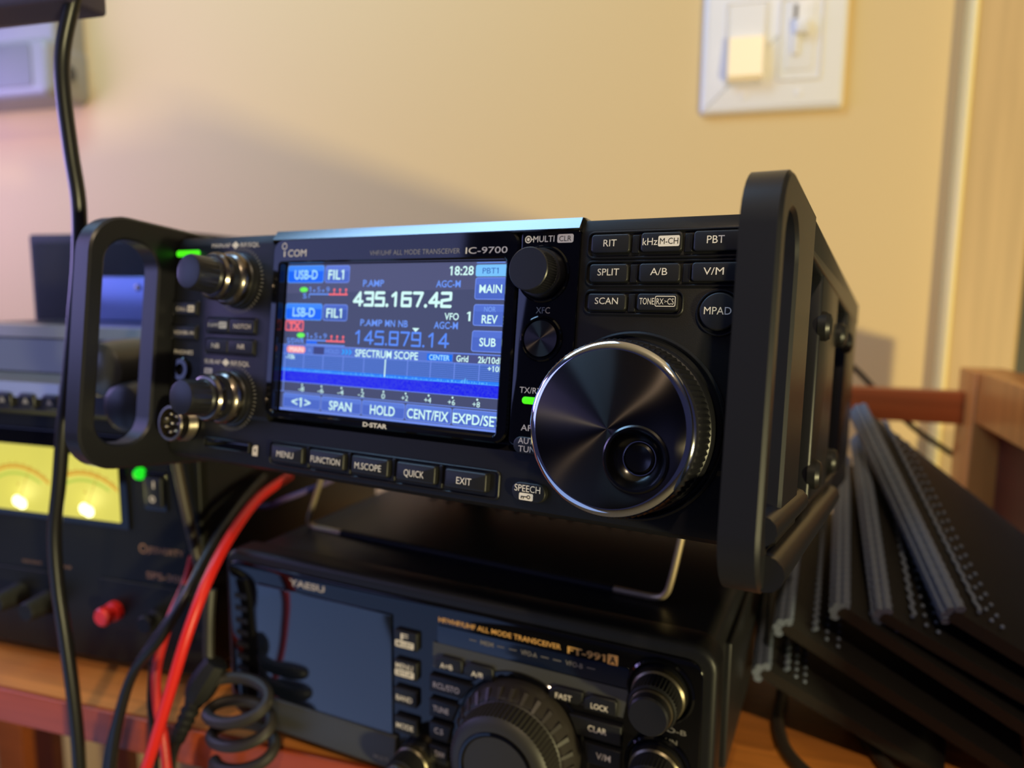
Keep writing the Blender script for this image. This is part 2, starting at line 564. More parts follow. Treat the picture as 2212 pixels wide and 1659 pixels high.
# segment-style frequency digits: rounded strokes on a 4 x 6 cell
DG = {'0': [((0, 0), (4, 0), (4, 6), (0, 6), (0, 0))], '1': [((.8, 4.6), (2.4, 6), (2.4, 0))],
      '2': [((0, 6), (4, 6), (4, 3.2), (0, 2.6), (0, 0), (4, 0))], '3': [((0, 6), (4, 6), (4, 0), (0, 0)), ((1.2, 3.1), (4, 3.1))],
      '4': [((3.1, 0), (3.1, 6), (0, 1.7), (4.4, 1.7))], '5': [((4, 6), (.3, 6), (0, 3.4), (4, 3.4), (4, 0), (0, 0))],
      '6': [((4, 6), (0, 6), (0, 0), (4, 0), (4, 3.3), (0, 3.3))], '7': [((0, 6), (4, 6), (1.8, 0))],
      '8': [((0, 0), (4, 0), (4, 6), (0, 6), (0, 0)), ((0, 3.1), (4, 3.1))],
      '9': [((4, 2.8), (0, 2.8), (0, 6), (4, 6), (4, 0), (0, 0))]}


def digits(s, x0, x1, yb, h, wst, m):
    units = sum(1.9 if c == '.' else 5.6 for c in s) - 1.6
    k = (x1 - x0) / units
    x = x0
    ky = (h - wst) / 6.0
    for c in s:
        if c == '.':
            b.flat(circ(x + .1, yb + wst * .55, wst * .62, 14), z2, m)
            x += 1.9 * k
            continue
        for path in DG[c]:
            pp = [(x + p[0] * k, yb + wst / 2 + p[1] * ky) for p in path]
            for q in range(len(pp) - 1):
                a, c2 = Vector(pp[q]), Vector(pp[q + 1])
                d = (c2 - a).normalized() * wst / 2
                nn = Vector((-d.y, d.x))
                b.flat([tuple(a + nn), tuple(a - nn), tuple(c2 - nn), tuple(c2 + nn)], z2 + .002 * q, m)
                b.flat(circ(c2.x, c2.y, wst / 2, 10), z2 + .002 * q + .001, m)
            b.flat(circ(pp[0][0], pp[0][1], wst / 2, 10), z2 + .015, m)
        x += 5.6 * k


digits('435.167.42', -63.4, -22.4, 19.5, 5.4, 1.05, WHT)
digits('145.879.14', -62.2, -22.6, 6.1, 5.1, 0.72, glow((92, 142, 252)))
b.flat([(-37.2, 12.5), (-34.3, 12.5), (-35.7, 11.1)], z2, WHT)
key(-13.4, 33.7, -1.0, 29.9, glow((122, 196, 255)), glow((122, 196, 255)), .7)
b.text('PBT1', -10.8, -4.9, 30.8, 1.9, z3, glow((46, 86, 178)), 0.0)
b.flat([(-13.2, 34.2), (-2.6, 34.2), (-2.6, 34.5), (-13.2, 34.5)], z2, LB)
for y1, y0 in ((29.6, 22.4), (20.9, 13.9), (12.4, 5.5)):
    key(-13.3, y1, 0.4, y0, KEY, BD, .9, glow((86, 116, 212)))
b.text('MAIN', -11.6, -3.2, 24.6, 2.7, z3, WHT, .016)
b.text('NOR', -9.3, -5.0, 18.5, 1.7, z3, glow((126, 166, 246)))
b.text('REV', -10.0, -4.1, 14.8, 2.7, z3, WHT, .016)
b.text('SUB', -10.3, -4.2, 7.4, 2.7, z3, WHT, .016)
b.text('VFO', -24.4, -18.8, 15.6, 2.3, z2, WHT, .016)
b.text('1', -15.7, -14.3, 15.4, 3.1, z2, WHT, .016)
b.text('P.AMP', -59.9, -50.2, 12.7, 2.35, z2, LB, .016)
b.text('MN', -48.9, -44.6, 12.7, 2.35, z2, LB, .016)
b.text('NB', -43.2, -39.2, 12.7, 2.35, z2, LB, .016)
b.text('AGC-M', -28.4, -18.9, 12.6, 2.35, z2, LB, .016)
# scope header
b.flat([(DX0, 1.6), (DX1, 1.6), (DX1, 4.75), (DX0, 4.75)], z1, glow((84, 114, 204)))
b.flat([(-81.2, 1.7), (-76.0, 1.7), (-76.0, 4.4), (-81.2, 4.4)], z1 + .01, DKB)
b.flat([(-20.0, 1.7), (DX1, 1.7), (DX1, 4.4), (-20.0, 4.4)], z1 + .01, glow((76, 82, 134)))
for y in (4.75, 1.45):
    b.flat([(DX0, y - .13), (DX1, y - .13), (DX1, y + .13), (DX0, y + .13)], z2, BD)
b.flat(rr(-94.5, 1.8, -85.2, 4.3, 1.1), z2, glow((255, 156, 160)))
b.text('MAIN', -92.9, -86.2, 2.2, 1.75, z3, glow((255, 250, 250)))
b.text('R', -83.6, -82.0, 2.2, 1.6, z3, glow((112, 146, 226)), 0)
b.text('HOLD', -75.5, -68.9, 2.3, 1.6, z2, glow((110, 146, 232)), 0)
for i in range(3):
    x = -67.8 + 1.6 * i
    b.flat([(x, 2.1), (x + .8, 2.1), (x + 1.7, 3.1), (x + .8, 4.1), (x, 4.1), (x + .8, 3.1)], z2, glow((44, 160, 255)))
b.text('SPECTRUM SCOPE', -61.4, -34.1, 1.75, 2.6, z2, WHT, .016)
b.flat([(-30.4, 1.85), (-20.3, 1.85), (-20.3, 4.1), (-30.4, 4.1)], z2, glow((22, 112, 246)))
b.text('CENTER', -29.5, -21.3, 2.1, 1.75, z3, CY, .016)
b.text('Grid', -18.7, -14.1, 2.0, 2.1, z2, WHT, .016)
b.text('2k/10dB', -10.4, -0.9, 1.95, 2.1, z2, WHT, .016)
# scope grid
b.flat([(DX0, -4.0), (DX1, -4.0), (DX1, 1.5), (DX0, 1.5)], z1, glow((62, 98, 180)))
for i in range(8):
    y = 0.95 - .64 * i
    b.flat([(DX0, y - .12), (DX1, y - .12), (DX1, y + .12), (DX0, y + .12)], z1 + .01, glow((98, 130, 222)))
for i in range(11):
    x = -95.2 + 9.5 * i
    b.flat([(x - .14, -4), (x + .14, -4), (x + .14, 1.5), (x - .14, 1.5)], z2, BD)
b.text('-10k', -94.7, -90.0, -0.6, 1.8, z3, WHT, .016)
b.text('+10k', -6.6, -1.0, -0.6, 1.8, z3, WHT, .016)
# noise floor and waterfall
b.flat([(DX0, -5.1), (DX1, -5.1), (DX1, -3.9), (DX0, -3.9)], z2, glow((48, 128, 250)))
for i in range(190):
    x = DX0 + .5 * i + random.random() * .3
    hgt = random.random() ** 3 * .8 + .08 + (1.0 * math.exp(-((x + 15.5) / 1.2) ** 2))
    b.flat([(x, -5.0), (x + .3, -5.0), (x + .3, -4.9 + hgt), (x, -4.9 + hgt)], z2 + .015, glow((96, 186, 255)))
WF = bpy.data.materials.new('lit_waterfall'); WF.use_nodes = True
nt = WF.node_tree; p_ = nt.nodes['Principled BSDF']
tc_ = nt.nodes.new('ShaderNodeTexCoord'); nz_ = nt.nodes.new('ShaderNodeTexNoise'); rp_ = nt.nodes.new('ShaderNodeValToRGB')
nz_.inputs['Scale'].default_value = 1500; nz_.inputs['Detail'].default_value = 3
rp_.color_ramp.elements[0].position = .35; rp_.color_ramp.elements[0].color = s2l((10, 12, 236)) + (1,)
rp_.color_ramp.elements[1].position = .75; rp_.color_ramp.elements[1].color = s2l((52, 66, 226)) + (1,)
nt.links.new(tc_.outputs['Object'], nz_.inputs['Vector']); nt.links.new(nz_.outputs['Fac'], rp_.inputs['Fac'])
nt.links.new(rp_.outputs['Color'], p_.inputs['Emission Color']); p_.inputs['Emission Strength'].default_value = 1
p_.inputs['Base Color'].default_value = (0, 0, 0, 1)
b.flat([(DX0, -9.1), (DX1, -9.1), (DX1, -5.1), (DX0, -5.1)], z2, WF)
b.flat([(-95.3, 0), (-94.9, 0), (-94.9, -12.9), (-95.3, -12.9)], z3, BD)
b.flat([(-47.95, -4.8), (-47.45, -4.8), (-47.45, 1.3), (-47.95, 1.3)], z3, WHT)
for y in (-9.15, -12.85):
    b.flat([(DX0, y - .13), (DX1, y - .13), (DX1, y + .13), (DX0, y + .13)], z2, BD)
for i, lab in enumerate(('-8', '-6', '-4', '-2', '0', '+2', '+4', '+6', '+8')):
    x = -85.7 + 9.5 * i
    b.flat(circ(x, -9.95, .36, 10), z2, WHT)
    w = 1.5 if lab == '0' else 2.8
    b.text(lab, x - w / 2 - (.3 if len(lab) > 1 else 0), x + w / 2 - (.3 if len(lab) > 1 else 0), -12.4, 1.85, z2, WHT)
for i, (lab, w) in enumerate((('<1>', 9.4), ('SPAN', 10.6), ('HOLD', 10.8), ('CENT/FIX', 16.8), ('EXPD/SET', 18.4))):
    x = -95.0 + 19 * i
    key(x + .15, -13.4, x + 18.85, -18.9, KEY, BD, .8, glow((92, 124, 216)))
    b.text(lab, x + 9.3 - w / 2 + (.3 if i == 4 else 0), x + 9.3 + w / 2 + (.3 if i == 4 else 0), -18.1, 3.3, z3, WHT, .016)
b.flat([(DX0, DY0), (DX1, DY0), (DX1, -19.1), (DX0, -19.1)], z1, BD)
b.build('display', R1)

# narrow gloss column with the MULTI knob
b = mb1()
b.prism(rr(4.3, -22.9, 24.3, 43.9, 2.2), -4.4, 1.0, GLOSS, 0.5)
b.text('MULTI', 8.6, 15.7, 39.7, 1.95, 1.05, INK, 0.0)
b.flat(rr(16.7, 39.3, 22.0, 41.9, .6), 1.05, INK)
b.text('CLR', 17.3, 21.3, 39.8, 1.6, 1.08, BLACKINK, 0.0)
o_, i_ = circ(6.9, 40.6, 1.15, 20), circ(6.9, 40.6, .85, 20)
b.add([(x, y, 1.05) for x, y in o_ + i_], [(k, (k + 1) % 20, 20 + (k + 1) % 20, 20 + k) for k in range(20)], INK)
b.flat(circ(6.9, 40.6, .5, 16), 1.05, INK)
b.flat([(8.0, 40.45), (8.5, 40.45), (8.5, 40.75), (8.0, 40.75)], 1.05, INK)
b.text('XFC', 11.1, 15.8, 18.0, 1.95, 1.05, INKDIM, 0.0)
b.text('TX/RX', 7.3, 15.1, -6.5, 1.9, 1.05, INK, 0.0)
b.text('AFC', 8.6, 14.4, -18.0, 1.9, 1.05, INK, 0.0)
b.ring(circ(13.6, 10.3, 7.0), circ(13.6, 10.3, 6.1), 0.6, 1.9, GLOSS, 0.4)
b.build('control_column', R1)


def keycap(x0, y0, x1, y1, n1, r=1.0, bev=0.5, prints=(), name='button', n0=-1.6, m=None):
    b = mb1()
    b.prism(rr(x0, y0, x1, y1, r), n0, n1, m or BUTTON, bev)
    for p in prints:
        if p[0] == 'chip':
            b.flat(rr(p[1], p[2], p[3], p[4], .45), n1 + .03, INK)
        elif p[0] == 'frame':
            b.outline(p[1], p[2], p[3], p[4], .5, .22, n1 + .03, INK)
        else:
            b.text(p[0], p[1], p[2], p[3], p[4], n1 + .05, BLACKINK if len(p) > 5 and p[5] == 'k' else INK, 0.0)
    return b.build(name, R1)


T = 2.05
keycap(28.0, 35.9, 39.9, 41.3, 1.7, prints=[('RIT', 31.9, 35.9, 37.7, T)])
keycap(43.1, 35.9, 55.0, 41.4, 1.7, prints=[('kHz', 43.7, 48.0, 37.75, 2.1), ('chip', 48.2, 37.3, 54.3, 40.3), ('M-CH', 48.7, 53.9, 37.95, 1.75, 'k')])
keycap(58.1, 35.8, 74.4, 41.4, 1.7, prints=[('PBT', 61.8, 66.5, 37.85, 2.15)])
keycap(28.0, 27.4, 39.9, 32.7, 1.7, prints=[('SPLIT', 30.65, 37.25, 29.3, T)])
keycap(43.1, 27.4, 55.0, 32.7, 1.7, prints=[('A/B', 46.5, 51.4, 29.3, T)])
keycap(58.1, 27.5, 74.4, 32.8, 1.7, prints=[('V/M', 61.4, 66.9, 29.3, T)])
keycap(28.0, 19.2, 39.9, 24.1, 1.7, prints=[('SCAN', 30.4, 37.5, 21.0, 1.95)])
keycap(43.1, 19.3, 55.0, 24.2, 1.7, prints=[('TONE', 43.9, 48.2, 21.05, 1.9), ('frame', 48.4, 20.5, 54.3, 23.5), ('RX', 48.9, 50.9, 21.1, 1.75), ('CS', 52.0, 53.8, 21.1, 1.75), ('>', 51.1, 51.9, 21.5, 0.9)])
b = mb1(); b.prism(circ(66.2, 19.4, 5.2), -1, 1.7, BUTTON, .5); b.text('MPAD', 62.3, 69.6, 18.6, 2.1, 1.75, INK, 0.0); b.build('button', R1)
for x0, x1, s, a, c in ((-95.6, -79.9, 'MENU', -92.4, -84.1), (-76.6, -60.3, 'FUNCTION', -75.5, -61.8), (-56.9, -40.9, 'M.SCOPE', -55.1, -43.6), (-37.4, -21.6, 'QUICK', -34.0, -25.9), (-17.9, -2.2, 'EXIT', -13.2, -7.6)):
    keycap(x0, -38.9, x1, -32.7, 1.5, .8, .8, [(s, a, c, -37.15, 2.3)], n0=-3)
keycap(6.6, -39.6, 18.2, -33.8, 0.9, 2.8, .5, [('SPEECH', 7.7, 15.9 + .6, -36.6, 2.1), ('chip', 9.4, -39.2, 14.2, -37.0)], n0=-3)
b = mb1()
b.add([(x, y, 1.0) for x, y in circ(12.7, -38.1, .62, 16) + circ(12.7, -38.1, .36, 16)], [(k, (k + 1) % 16, 16 + (k + 1) % 16, 16 + k) for k in range(16)], BLACKINK)
b.flat([(10.1, -38.25), (12.15, -38.25), (12.15, -37.95), (10.1, -37.95)], 1.0, BLACKINK)
for x in (10.1, 10.8):
    b.flat([(x, -38.8), (x + .3, -38.8), (x + .3, -38.2), (x, -38.2)], 1.0, BLACKINK)
b.build('key_symbol', R1)
keycap(6.6, -25.0, 20.0, -19.8, 1.9, 2.5, .5, [('AUTO', 8.4, 15.8, -21.9, 1.9), ('TUNE', 8.6, 15.9, -24.4, 1.9)], n0=0)
keycap(-155.8, 14.6, -142.2, 19.8, .9, .8, .4, [('CALL', -154.2, -148.0, 16.2, 1.6), ('chip', -147.4, 15.8, -143.4, 18.4), ('DR', -146.9, -143.9, 16.3, 1.5, 'k')])
keycap(-155.8, 4.8, -142.0, 10.0, .9, .8, .4, [('VOX/BK-IN', -154.8, -142.8, 6.5, 1.6)])
keycap(-135.3, 8.0, -123.0, 13.4, .9, .8, .4, [('P.AMP', -134.6, -128.8, 10.0, 1.6), ('chip', -128.4, 9.6, -124.0, 12.2), ('ATT', -127.9, -124.4, 10.1, 1.5, 'k')])
keycap(-122.6, 8.0, -108.8, 13.4, .9, .8, .4, [('NOTCH', -120.0, -110.8, 9.8, 1.8)])
keycap(-135.3, 0.0, -123.0, 5.2, .9, .8, .4, [('NB', -131.8, -127.4, 1.8, 1.95)])
keycap(-122.6, 0.0, -108.8, 5.3, .9, .8, .4, [('NR', -117.2, -113.2, 1.9, 1.95)])

# lamps
GREEN_LED = glow((84, 252, 30), 1.0)
b = mb1(); b.prism(rr(-157.0, 38.4, -142.8, 41.0, 1.3), -1, .5, GREEN_LED, .3); b.build('power_lamp', R1)
b = mb1(); b.prism(rr(8.4, -9.8, 16.4, -7.6, 1.0), 0, 1.35, GREEN_LED, .2); b.build('status_lamp', R1)

# XFC turned button
b = mb1(); b.lathe([(5.7, 0), (5.7, 1.6), (5.5, 1.95)], 13.6, 10.3, GLOSS, 64)
xb = b.build('button', R1)
b = mb1(); b.lathe([(5.45, 1.5), (5.45, 2.0)], 13.6, 10.3, BRUSH, 64); b.build('turned_cap', xb)

# MULTI knob
b = mb1()
b.ring(circ(12.7, 30.0, 8.8), circ(12.7, 30.0, 7.7), .6, 1.8, GLOSS, .4)
b.lathe([(7.4, .8), (7.4, 4.2), (7.1, 4.8), (6.6, 4.9), (6.55, 5.2, .28), (6.55, 10.6, .28), (6.4, 11.2), (6.1, 11.5)], 12.8, 30.0, FRAME, 96)
b.build('knob', R1)

# the two stacked volume knobs
for cv in (28.5, -17.2):
    b = mb1()
    b.lathe([(11.0, -.5), (11.0, .5), (10.4, .7), (10.2, 2.0), (10.3, 2.6), (9.6, 3.2), (9.6, 6.5), (9.0, 7.2), (8.6, 7.4), (8.4, 10.0)], -119.3, cv, FRAME, 72)
    k = b.build('volume_knob', R1)
    b = mb1(); b.lathe([(9.9, 3.0), (10.25, 3.5), (10.25, 5.6), (9.7, 6.6), (9.0, 7.3)], -119.3, cv, NICKEL, 72); b.build('outer_ring', k)
    b = mb1(); b.lathe([(8.5, 9.6, .3), (9.0, 10.2, .3), (9.0, 12.2, .3), (8.2, 13.2), (7.2, 13.6)], -119.3, cv, NICKEL, 108); b.build('inner_ring', k)
    b = mb1(); b.lathe([(7.3, 13.0), (7.0, 14.0), (6.7, 14.6, .25), (6.6, 22.4, .25), (6.2, 23.2), (5.6, 23.4)], -119.3, cv, FRAME, 48); b.build('cap', k)

# main dial
DU, DV = 43.1, -13.8
b = mb1()
b.ring(circ(DU + .3, DV + .3, 27.0, 96), circ(DU + .3, DV + .3, 25.6, 96), -1.0, 1.2, PLASTIC, .6)
b.lathe([(24.6, -1), (24.6, 4), (24.2, 5), (24.2, 5.2, .55), (24.2, 15.4, .55), (23.6, 16.0), (22.0, 16.0)], DU, DV, FRAME, 180, True, False)
dial = b.build('tuning_dial', R1)
b = mb1(); b.lathe([(23.3, 15.0), (23.3, 17.3), (22.7, 17.9), (21.5, 18.4), (21.0, 18.4)], DU, DV, CHROME, 128, True, False); b.build('chrome_rim', dial)
b = mb1()
b.layers([[(x, y, 17.6) for x, y in circ(DU, DV, 21.3, 128)], [(x, y, 18.3) for x, y in circ(DU, DV, 21.3, 128)], [(x, y, 18.5) for x, y in circ(DU, DV, 20.9, 128)],
          [(x, y, 18.5) for x, y in circ(DU + 8.2, DV - 7.2, 8.5, 128)]], BRUSH, False, False)
b.build('turned_face', dial)
b = mb1()
b.lathe([(8.9, 18.2), (8.9, 18.75), (8.4, 19.1), (7.8, 19.0), (7.1, 17.4), (5.8, 15.6), (4.4, 14.9), (4.1, 15.5), (3.5, 15.8), (2.2, 15.5), (.8, 15.3)], DU + 8.2, DV - 7.2, mat('dimple_black', (10, 10, 12), rough=.2), 64, False, True)
b.build('finger_dimple', dial)

# headphone jack, eight-pin microphone socket
b = mb1()
b.lathe([(5.0, -.5), (5.0, .8), (4.3, 1.3), (2.4, 1.3), (2.2, -1.0)], -149.5, -7.8, GLOSS, 40)
b.build('headphone_jack', R1)
b = mb1()
mic_prof = [(7.2, -.5)] + [q for i in range(5) for q in ((7.25, i * .8), (6.95, i * .8 + .4))] + [(7.2, 4.4), (7.2, 7.2), (6.9, 7.6), (6.0, 7.6), (5.8, 3.5)]
b.lathe(mic_prof, -145.3, -29.3, STEEL, 48)
mic = b.build('microphone_socket', R1)
b = mb1(); b.lathe([(5.9, 3.0), (5.9, 3.8)], -145.3, -29.3, RUBBER, 40); b.build('insert', mic)
for i in range(8):
    a = i * math.pi * 2 / 7
    x, y = (-145.3, -29.3) if i == 7 else (-145.3 + 3.7 * math.cos(a), -29.3 + 3.7 * math.sin(a))
    b = mb1(); b.lathe([(.75, 3.5), (.75, 6.2), (.4, 6.8)], x, y, STEEL, 12); b.build('pin', mic)

# side frames with carrying handles: a rounded loop with three openings
def side_frame(u0, u1):
    b = MB(ICO, lambda n, v, u: (u, v, n))          # shapes drawn in the (n, v) plane
    holes = [(29.5, 7.5, -38.5, 41.5, 10), (-28, -62, -33, 36, 4), (-122, -176, -33, 36, 4)]
    O = rr(-243, -46.8, 36, 48.6, 17, 8)
    lo, hi = min(u0, u1), max(u0, u1)
    # front loop
    def loop(x0, y0, x1, y1, rf, rb, seg=8):
        out = []
        for cx, cy, a, r in ((x1 - rf, y0 + rf, -90, rf), (x1 - rf, y1 - rf, 0, rf), (x0 + rb, y1 - rb, 90, rb), (x0 + rb, y0 + rb, 180, rb)):
            for i in range(seg + 1):
                t = math.radians(a + 90 * i / seg)
                out.append((cx + r * math.cos(t), cy + r * math.sin(t)))
        return out
    b.ring(loop(-24, -48.2, 36, 50.2, 15, 1.0), loop(7.0, -38.5, 29.8, 41.5, 9.5, 10.5), lo, hi, FRAME, 0.9)
    # rails and columns behind it
    b.box(-243, 38.5, lo + .6, 0, 49.8, hi - .4, FRAME, 1.0)
    b.box(-243, -46.5, lo + .6, 0, -36, hi - .6, FRAME, 1.0)
    for n0, n1 in ((-28, 6.5), (-122, -62), (-243, -176)):
        b.box(n0, -44, lo + .6, n1, 46, hi - .8, FRAME, 1.2)
    return b.build('side_frame', R1)


sf_r = side_frame(77.2, 86.2)
sf_l = side_frame(-158.2, -167.2)
for fr, u, s in ((sf_r, 86.0, 1), (sf_l, -167.0, -1)):
    for n, v in ((-66, 22), (-66, -28), (-170, 24), (-130, 24), (-130, -28)):
        b = MB(ICO, lambda x, y, z, s=s, u=u: (u + s * z, y, x))
        b.lathe([(5.0, -1.5), (5.0, 1.0), (4.2, 2.2), (2.4, 2.8)], n, v, CASE, 24)
        b.build('bolt', fr)
# diagonal lower bars of the right frame
b = MB(ICO)
b.tube([(86.5, -42.5, 27), (86.6, -42.2, -40), (86.4, -42, -128)], 4.2, FRAME, 12, 2)
b.tube([(84.5, -33.5, 24), (84.5, -33.2, -36)], 3.6, FRAME, 12, 1)
b.build('lower_bar', sf_r)

# wire stand
b = mb1()
b.tube([(10, -87.2, -89.5), (-136, -86.9, -88.5)], 1.45, STEEL, 10, 1)
st = b.build('wire_stand', R1)
b = mb1()
b.tube([(40.5, -45, -82), (38.6, -58, -84), (34.6, -78, -87), (32.2, -84.6, -88.4), (28.0, -87.0, -89.4), (20, -87.2, -89.5), (8, -87.2, -89.5)], 1.45, mat('satin_wire', (196, 176, 144), rough=.42, metal=.7), 10, 5)
b.build('wire_leg', st)
b = mb1()
b.tube([(-142.5, -45, -83), (-146.8, -57, -84.2), (-155.5, -78, -86.6), (-157.6, -84.2, -87.6), (-154.5, -86.7, -88.3), (-149, -86.9, -88.4), (-135, -86.9, -88.5)], 1.45, mat('satin_wire', (196, 176, 144), rough=.42, metal=.7), 10, 5)
b.build('wire_leg', st)
b = mb1(); b.tube([(10, -87.2, -89.5), (-136, -86.9, -88.5)], 1.75, RUBBER, 10, 1); b.build('rubber_sleeve', st)
for u in (50, -132):
    b = MB(ICO, lambda x, y, z: (x, -43.6 - z, y)); b.lathe([(9, -.5), (9, 23), (7.6, 26.4)], u, -214, RUBBER, 28); b.build('rear_foot', R1)

# ================================================================== the lower transceiver, level on the shelf
AX2 = ((0.989765, 0.0, -0.142708), (-0.142708, 0.0, -0.989765), (0.0, 1.0, 0.0))
ORG2 = (-225.104, 279.990, 758.340)
YB = (114, -8.3, -120)
R2 = thing('radio_transceiver', 'dark switched-off black radio transceiver lying flat on the shelf beneath the lit one', 'radio',
           frame_matrix(AX2, to_world(YB, AX2, ORG2)))


def mb2():
    return MB(YB)


b = mb2()
b.prism(rr(3, 1, 225, 78.4, 5), -228, -11, CASE, 1.5, 1.0)
for i in range(14):
    b.box(40 + i * 11, 78.2, -205, 43 + i * 11, 79.0, -120, CASE)
b.box(224, 12, -190, 227.5, 66, -40, CASE, 1.0)
b.build('case', R2)
for u, n in ((22, -25), (206, -25), (22, -205), (206, -205)):
    b = MB(YB, lambda x, y, z: (x, 1.5 - z, y)); b.lathe([(8.5, 0), (8.5, 8.5), (7.5, 9.8)], u, n, RUBBER, 24); b.build('foot', R2)

LCDOFF = mat('dark_lcd_glass', (14, 19, 30), rough=0.07, spec=0.9, coat=0.4)
BLUEGLASS = mat('dark_blue_window', (14, 24, 46), rough=0.1, spec=0.6)
GREYP = mat('grey_panel_paint', (66, 66, 64), rough=0.42, spec=0.4)
DKINK = mat('dim_grey_print', (128, 122, 112), rough=0.6)
b = mb2()
b.prism(rr(-0.5, -3.0, 228.3, 81.5, 9), -14, -1.2, PLASTIC, 2.6, 1.0)        # outer surround
b.prism(rr(3.0, 1.0, 223.6, 76.2, 6), -4, 0.0, GLOSS, .8)                     # gloss face
b.prism([(22, -2.0), (96.5, -2.0), (97.5, 13.6), (21, 13.6)], -2, 1.8, GREYP, .8)       # sloping lip under the screen
b.prism([(115.6, 60.0), (197.0, 59.6), (195.4, 49.0), (168.0, 50.5), (166, 54.5), (146, 55), (143, 50.6), (115.4, 49.8)], -1, .5, GREYP, .3)
b.text('YAESU', 40.0, 59.8, 70.3, 2.9, .05, mat('silver_print', (178, 168, 156), rough=.4), .03)
b.text('HF/VHF/UHF ALL MODE TRANSCEIVER', 117.7, 170.8, 69.2, 2.1, .05, GOLD, .008)
b.text('FT-991', 173.4, 188.2, 68.6, 2.7, .05, GOLD, .03)
b.flat(rr(189.0, 67.9, 193.0, 71.9, .4), .05, GOLD)
b.text('A', 189.7, 192.3, 68.5, 2.7, .08, BLACKINK, .03)
for x0, x1, s in ((137.2, 142.8, 'MEM'), (154.6, 161.4, 'VFO-A'), (173.0, 179.8, 'VFO-B')):
    b.text(s, x0, x1, 64.1, 1.9, .75, DKINK, .01)
    b.flat([(x0 - 5, 64.9), (x0 - 1.8, 64.9), (x0 - 1.8, 65.2), (x0 - 5, 65.2)], .75, DKINK)
    b.flat([(x1 + 1.6, 64.9), (x1 + 4.8, 64.9), (x1 + 4.8, 65.2), (x1 + 1.6, 65.2)], .75, DKINK)
b.text('VFO-B', 206.5, 218.6, 47.7, 1.9, .05, DKINK, .02)
b.text('RF GAIN', 204.3, 215.5, 43.2, 1.9, .05, DKINK, .02)
b.text('MULTI', 86.0, 93.6, 1.2, 1.9, 2.0, DKINK, .02)
for cv in (62.5, 33.0):
    b.ring(circ(208.9, cv, 12.2), circ(208.9, cv, 10.6), -.5, 1.6, GLOSS, .7)
b.ring(circ(154.2, 27.6, 29.0, 72), circ(154.2, 27.6, 26.4, 72), -1, .9, GLOSS, .5)
for i in range(7):                                   # speaker slots at the left
    b.box(7, 22 + i * 6, 0, 14, 24.4 + i * 6, .35, PLASTIC)
b.build('front_panel', R2)
b = mb2(); b.prism(rr(20.6, 14.0, 95.2, 67.6, .6), -1, .9, LCDOFF, .15); b.build('screen', R2)
b = mb2(); b.prism(rr(117.3, 60.4, 197.4, 68.0, 1.0), -1, .6, BLUEGLASS, .1); b.build('display_window', R2)


def key2(pts, prints, n1=2.2):
    b = mb2()
    b.prism(pts, -.5, n1, BUTTON, .6)
    for p in prints:
        if p[0] == 'chip':
            b.flat(rr(p[1], p[2], p[3], p[4], .6), n1 + .03, INK)
        else:
            b.text(p[0], p[1], p[2], p[3], p[4], n1 + .06, BLACKINK if len(p) > 5 else INK, .006)
    b.build('button', R2)


key2(rr(97.3, 54.6, 108.6, 62.6, .8), [('F', 100.7, 104.3, 58.7, 2.9), ('chip', 98.0, 55.4, 107.0, 58.3), ('M-LIST', 98.9, 106.3, 55.9, 1.9, 'k')])
key2(rr(97.0, 41.6, 108.4, 49.5, .8), [('MENU', 98.1, 106.5, 45.9, 2.4), ('chip', 97.7, 42.5, 107.0, 45.4), ('SETUP', 98.6, 106.0, 43.0, 1.9, 'k')])
key2(rr(96.7, 29.6, 108.3, 37.0, .8), [('BAND', 98.2, 106.1, 31.6, 2.4)])
key2(rr(96.7, 16.8, 108.3, 24.0, .8), [('MODE', 98.1, 106.5, 19.0, 2.4)])
key2([(117.2, 50.0), (129.6, 50.0), (129.6, 55.2), (128.8, 56.0), (120.2, 56.0), (117.2, 53.6)], [('A=B', 119.6, 125.3, 50.9, 2.3)])
key2([(130.2, 50.2), (143.4, 50.2), (143.4, 55.2), (142.6, 56.0), (133.2, 56.0), (130.2, 53.6)], [('A/B', 133.8, 139.1, 50.8, 2.3)])
key2([(114.3, 39.6), (129.5, 39.6), (134.6, 46.4), (114.3, 46.4)], [('RCL/STO', 116.3, 128.4, 41.6, 2.5)])
key2([(114.2, 28.6), (125.2, 28.6), (128.2, 36.0), (114.2, 36.0)], [('TUNE', 116.2, 123.5, 31.3, 2.5)])
key2([(114.2, 18.4), (123.0, 18.4), (124.8, 25.8), (114.2, 25.8)], [('C.S', 116.8, 120.8, 21.7, 2.4)])
key2([(114.2, 8.0), (122.6, 8.0), (122.8, 15.6), (114.2, 15.6)], [('TXW', 116.8, 121.6, 11.5, 2.4)])
key2([(167.0, 50.0), (178.6, 50.0), (180.6, 52.0), (180.6, 55.4), (170.2, 55.4), (167.0, 53.4)], [('FAST', 169.7, 176.3, 50.9, 2.2)])
key2([(180.9, 49.2), (193.6, 49.2), (193.6, 54.6), (192.8, 55.4), (184.0, 55.4), (180.9, 53.2)], [('LOCK', 183.8, 190.5, 50.4, 2.2)])
key2([(178.6, 38.2), (195.6, 38.2), (195.6, 45.8), (175.2, 45.8)], [('CLAR', 182.9, 190.1, 41.2, 2.4)])
key2([(183.0, 28.0), (195.6, 28.0), (195.6, 36.0), (181.6, 36.0)], [('V/M', 186.3, 191.9, 31.0, 2.6)])

GUN = mat('gunmetal_collar', (118, 110, 92), rough=0.32, metal=0.9)


